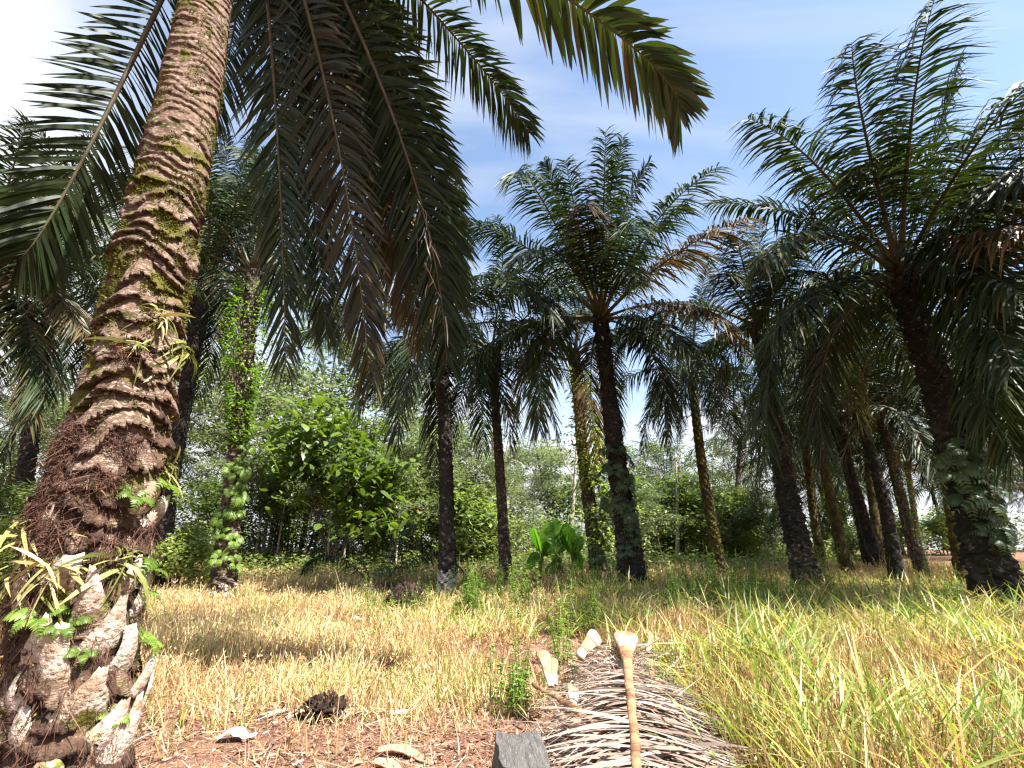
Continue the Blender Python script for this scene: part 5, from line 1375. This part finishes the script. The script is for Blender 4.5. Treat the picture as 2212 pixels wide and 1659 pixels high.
def scrap():
    base = at(512, 1592, 4.2); base[2] = float(gz(base[0], base[1])) + .05
    b = MB(); nx, ny = 14, 9; V = []
    for i in range(nx):
        for j in range(ny):
            x = (i / (nx - 1) - .5) * .26; y = (j / (ny - 1) - .5) * .15 * (1 - .6 * abs(i / (nx - 1) - .4))
            z = .05 * math.exp(-((x + .03) / .06)**2) * (1 - abs(y) * 5) + .02 * noise.noise(Vector((x * 22, y * 22, 0)))
            V.append((x, y, z))
    f = [(i * ny + j, (i + 1) * ny + j, (i + 1) * ny + j + 1, i * ny + j + 1) for i in range(nx - 1) for j in range(ny - 1)]
    b.add(V, f)
    o = b.build('paper_scrap', ['white_scrap'], None, loc=base)
    md = o.modifiers.new('thick', 'SOLIDIFY'); md.thickness = .006
    tag(o, 'crumpled white scrap lying on the bare ground near the big palm', 'scrap')
scrap()
def sheath(label, x, y, Y, L, w, rz, seed):
    base = at(x, y, Y); base[2] = float(gz(base[0], base[1])) + .03
    b = MB(); g = np.random.default_rng(seed); nx, nt = 16, 7; V = []
    for i in range(nx):
        s = i / (nx - 1)
        for j in range(nt):
            t = (j / (nt - 1) - .5) * 2
            ww = w * math.sin(math.pi * min(1, .12 + s * .95))**.6
            V.append(((s - .5) * L, t * ww * .7 + .05 * math.sin(s * 5), .022 * math.sin(s * math.pi + seed) + w * .35 * (t * t) - .01 + .012 * noise.noise(Vector((s * 6, t * 2, seed)))))
    f = [(i * nt + j, (i + 1) * nt + j, (i + 1) * nt + j + 1, i * nt + j + 1) for i in range(nx - 1) for j in range(nt - 1)]
    b.add(V, f); o = b.build('dry_sheath', ['dry_sheath'], None, loc=base); o.rotation_euler = (0, 0, rz)
    md = o.modifiers.new('thick', 'SOLIDIFY'); md.thickness = .012
    tag(o, label, 'dry sheath', 'dry husks on the bare ground')
sheath('longest dry curled palm husk on the bare soil left of the wood block', 880, 1620, 3.75, .42, .07, -.1, 1)
sheath('dry husk lying in front of the longest curled one', 850, 1648, 3.5, .34, .06, -.5, 2)
sheath('thin dry husk pointing at the wood block', 950, 1645, 3.5, .32, .035, .1, 3)
sheath('little dry husk alone on the soil behind the longest curled one', 760, 1632, 3.7, .16, .04, .8, 4)
dead_frond('flattened grey dead frond on the ground left of the dark stump', ground_pt(at(770, 1345, 10)[0], 10) + np.array([0, 0, .08]), ground_pt(at(745, 1295, 13)[0], 13) + np.array([0, 0, .06]), seed=71, n=44, Lmax=.6, w=.035, group='dead fronds on the ground')
dead_frond('flattened dead frond in the shade in front of the banana plants', ground_pt(at(1150, 1310, 12.3)[0], 12.3) + np.array([0, 0, .10]), ground_pt(at(1290, 1300, 12.8)[0], 12.8) + np.array([0, 0, .1]), seed=72, n=44, Lmax=.6, w=.035, group='dead fronds on the ground')
dead_frond('grey dead frond half sunk in the grass right of the white scrap', ground_pt(-.9, 4.75) + np.array([0, 0, .04]), ground_pt(-2.3, 4.9) + np.array([0, 0, .03]), seed=74, n=50, Lmax=.34, w=.014, bw=.05, group='dead fronds on the ground')
dead_frond('old dead frond lying in the dry grass before the vine-covered palm', ground_pt(-5.6, 14.0) + np.array([0, 0, .12]), ground_pt(-8.0, 14.6) + np.array([0, 0, .06]), seed=75, n=44, Lmax=.6, w=.035, group='dead fronds on the ground')
# pale fallen trunks lying under the far palms on the right
for i, (x0, y0, x1, y1, Y, lb) in enumerate([(2060, 1195, 2150, 1212, 27, 'pale fallen log in the light behind the massive palm, longest one'), (2090, 1220, 2150, 1224, 26, 'lower pale fallen log behind the massive palm'), (1935, 1228, 1962, 1248, 25, 'short pale fallen stick at the foot of the distant slanting palm')]):
    p = at(x0, y0, Y); q = at(x1, y1, Y - 1)
    p[2] = float(gz(p[0], p[1])) + .35 - i * .1; q[2] = float(gz(q[0], q[1])) + .12
    b = MB(); add_tube(b, path_pts([np.zeros(3), (q - p) * .5 + np.array([0, .1, .03]), q - p], 10), np.linspace(.10, .14, 10), 9)
    tag(b.build('fallen_log', ['bark_pale'], None, loc=p), lb, 'log', 'fallen logs')
# thin crossing twigs in the grass
for i, (x0, y0, x1, y1, Y, lb) in enumerate([(1500, 1290, 1560, 1365, 8.5, 'thin pale twig slanting out of the grass right of the central palm'), (1580, 1520, 1600, 1420, 4.6, 'bleached curved stem standing in the dry grass right of the pile')]):
    p = at(x0, y0, Y); q = at(x1, y1, Y)
    b = MB(); add_tube(b, path_pts([np.zeros(3), (q - p) * .5 + np.array([.05, 0, .04]), q - p], 10), np.linspace(.008, .004, 10), 5)
    tag(b.build('twig', ['bark_pale'], None, loc=p), lb, 'twig', 'twigs')
# long arching blades close to the camera on the right
def near_tufts():
    g = np.random.default_rng(55)
    spots = [(2030, 1640, 2.6, 5), (1880, 1600, 3.0, 5), (2130, 1560, 3.1, 6), (1700, 1560, 3.6, 5), (1960, 1500, 3.9, 6), (2190, 1480, 4.2, 6), (1610, 1480, 4.6, 5), (1790, 1430, 5.2, 7), (1540, 1590, 3.2, 4), (2100, 1400, 5.8, 8), (1660, 1400, 6.0, 7), (1900, 1400, 6.2, 7), (1590, 1380, 6.8, 7), (2010, 1370, 7.0, 8)]
    names = ['nearest to the bottom right corner', 'between the nearest ones', 'with the tallest stem at the right edge', 'low in front of the frond pile side', 'in the middle of the tall grass', 'cut by the right edge', 'close beside the frond pile', 'in the middle of the bright green patch', 'hugging the right flank of the frond pile', 'below the massive palm', 'at the left end of the bright green patch', 'at the right end of the bright green patch', 'farthest along the pile side', 'farthest below the massive palm']
    for i, ((x, y, Y, nb), nm) in enumerate(zip(spots, names)):
        p = at(x, y, Y); p[2] = float(gz(p[0], p[1])) - .01
        b = MB(); n = nb * 4
        a = g.uniform(0, 6.3, n); ln = g.uniform(.1, .55, n)
        d = nrm(np.stack([np.cos(a) * ln, np.sin(a) * ln, np.ones(n)], 1))
        W = nrm(np.cross(d, np.stack([np.cos(a), np.sin(a), np.zeros(n)], 1) + g.normal(0, .4, (n, 3))))
        H = g.uniform(.45, .95, n) * min(1, .55 + Y * .12)
        V, f = strips(g.normal(0, .05, (n, 3)) * np.array([1, 1, 0]), d, H, W, g.uniform(.012, .024, n) * (.75 + Y * .06), (.6, .9, 1, .8, .5, .03), g.uniform(.3, 1.0, n), 9, curl=np.stack([np.cos(a), np.sin(a), np.zeros(n)], 1) * g.uniform(.2, .8, n)[:, None])
        b.add(V, f, 0, np.repeat(np.clip(g.normal(.6, .2, n), 0, 1)[:, None], 18, 1))
        tag(b.build('grass_tuft', ['greengrass'], None, loc=p), 'tuft of long arching pale green blades ' + nm, 'grass tuft', 'tall grass tufts on the right')
near_tufts()
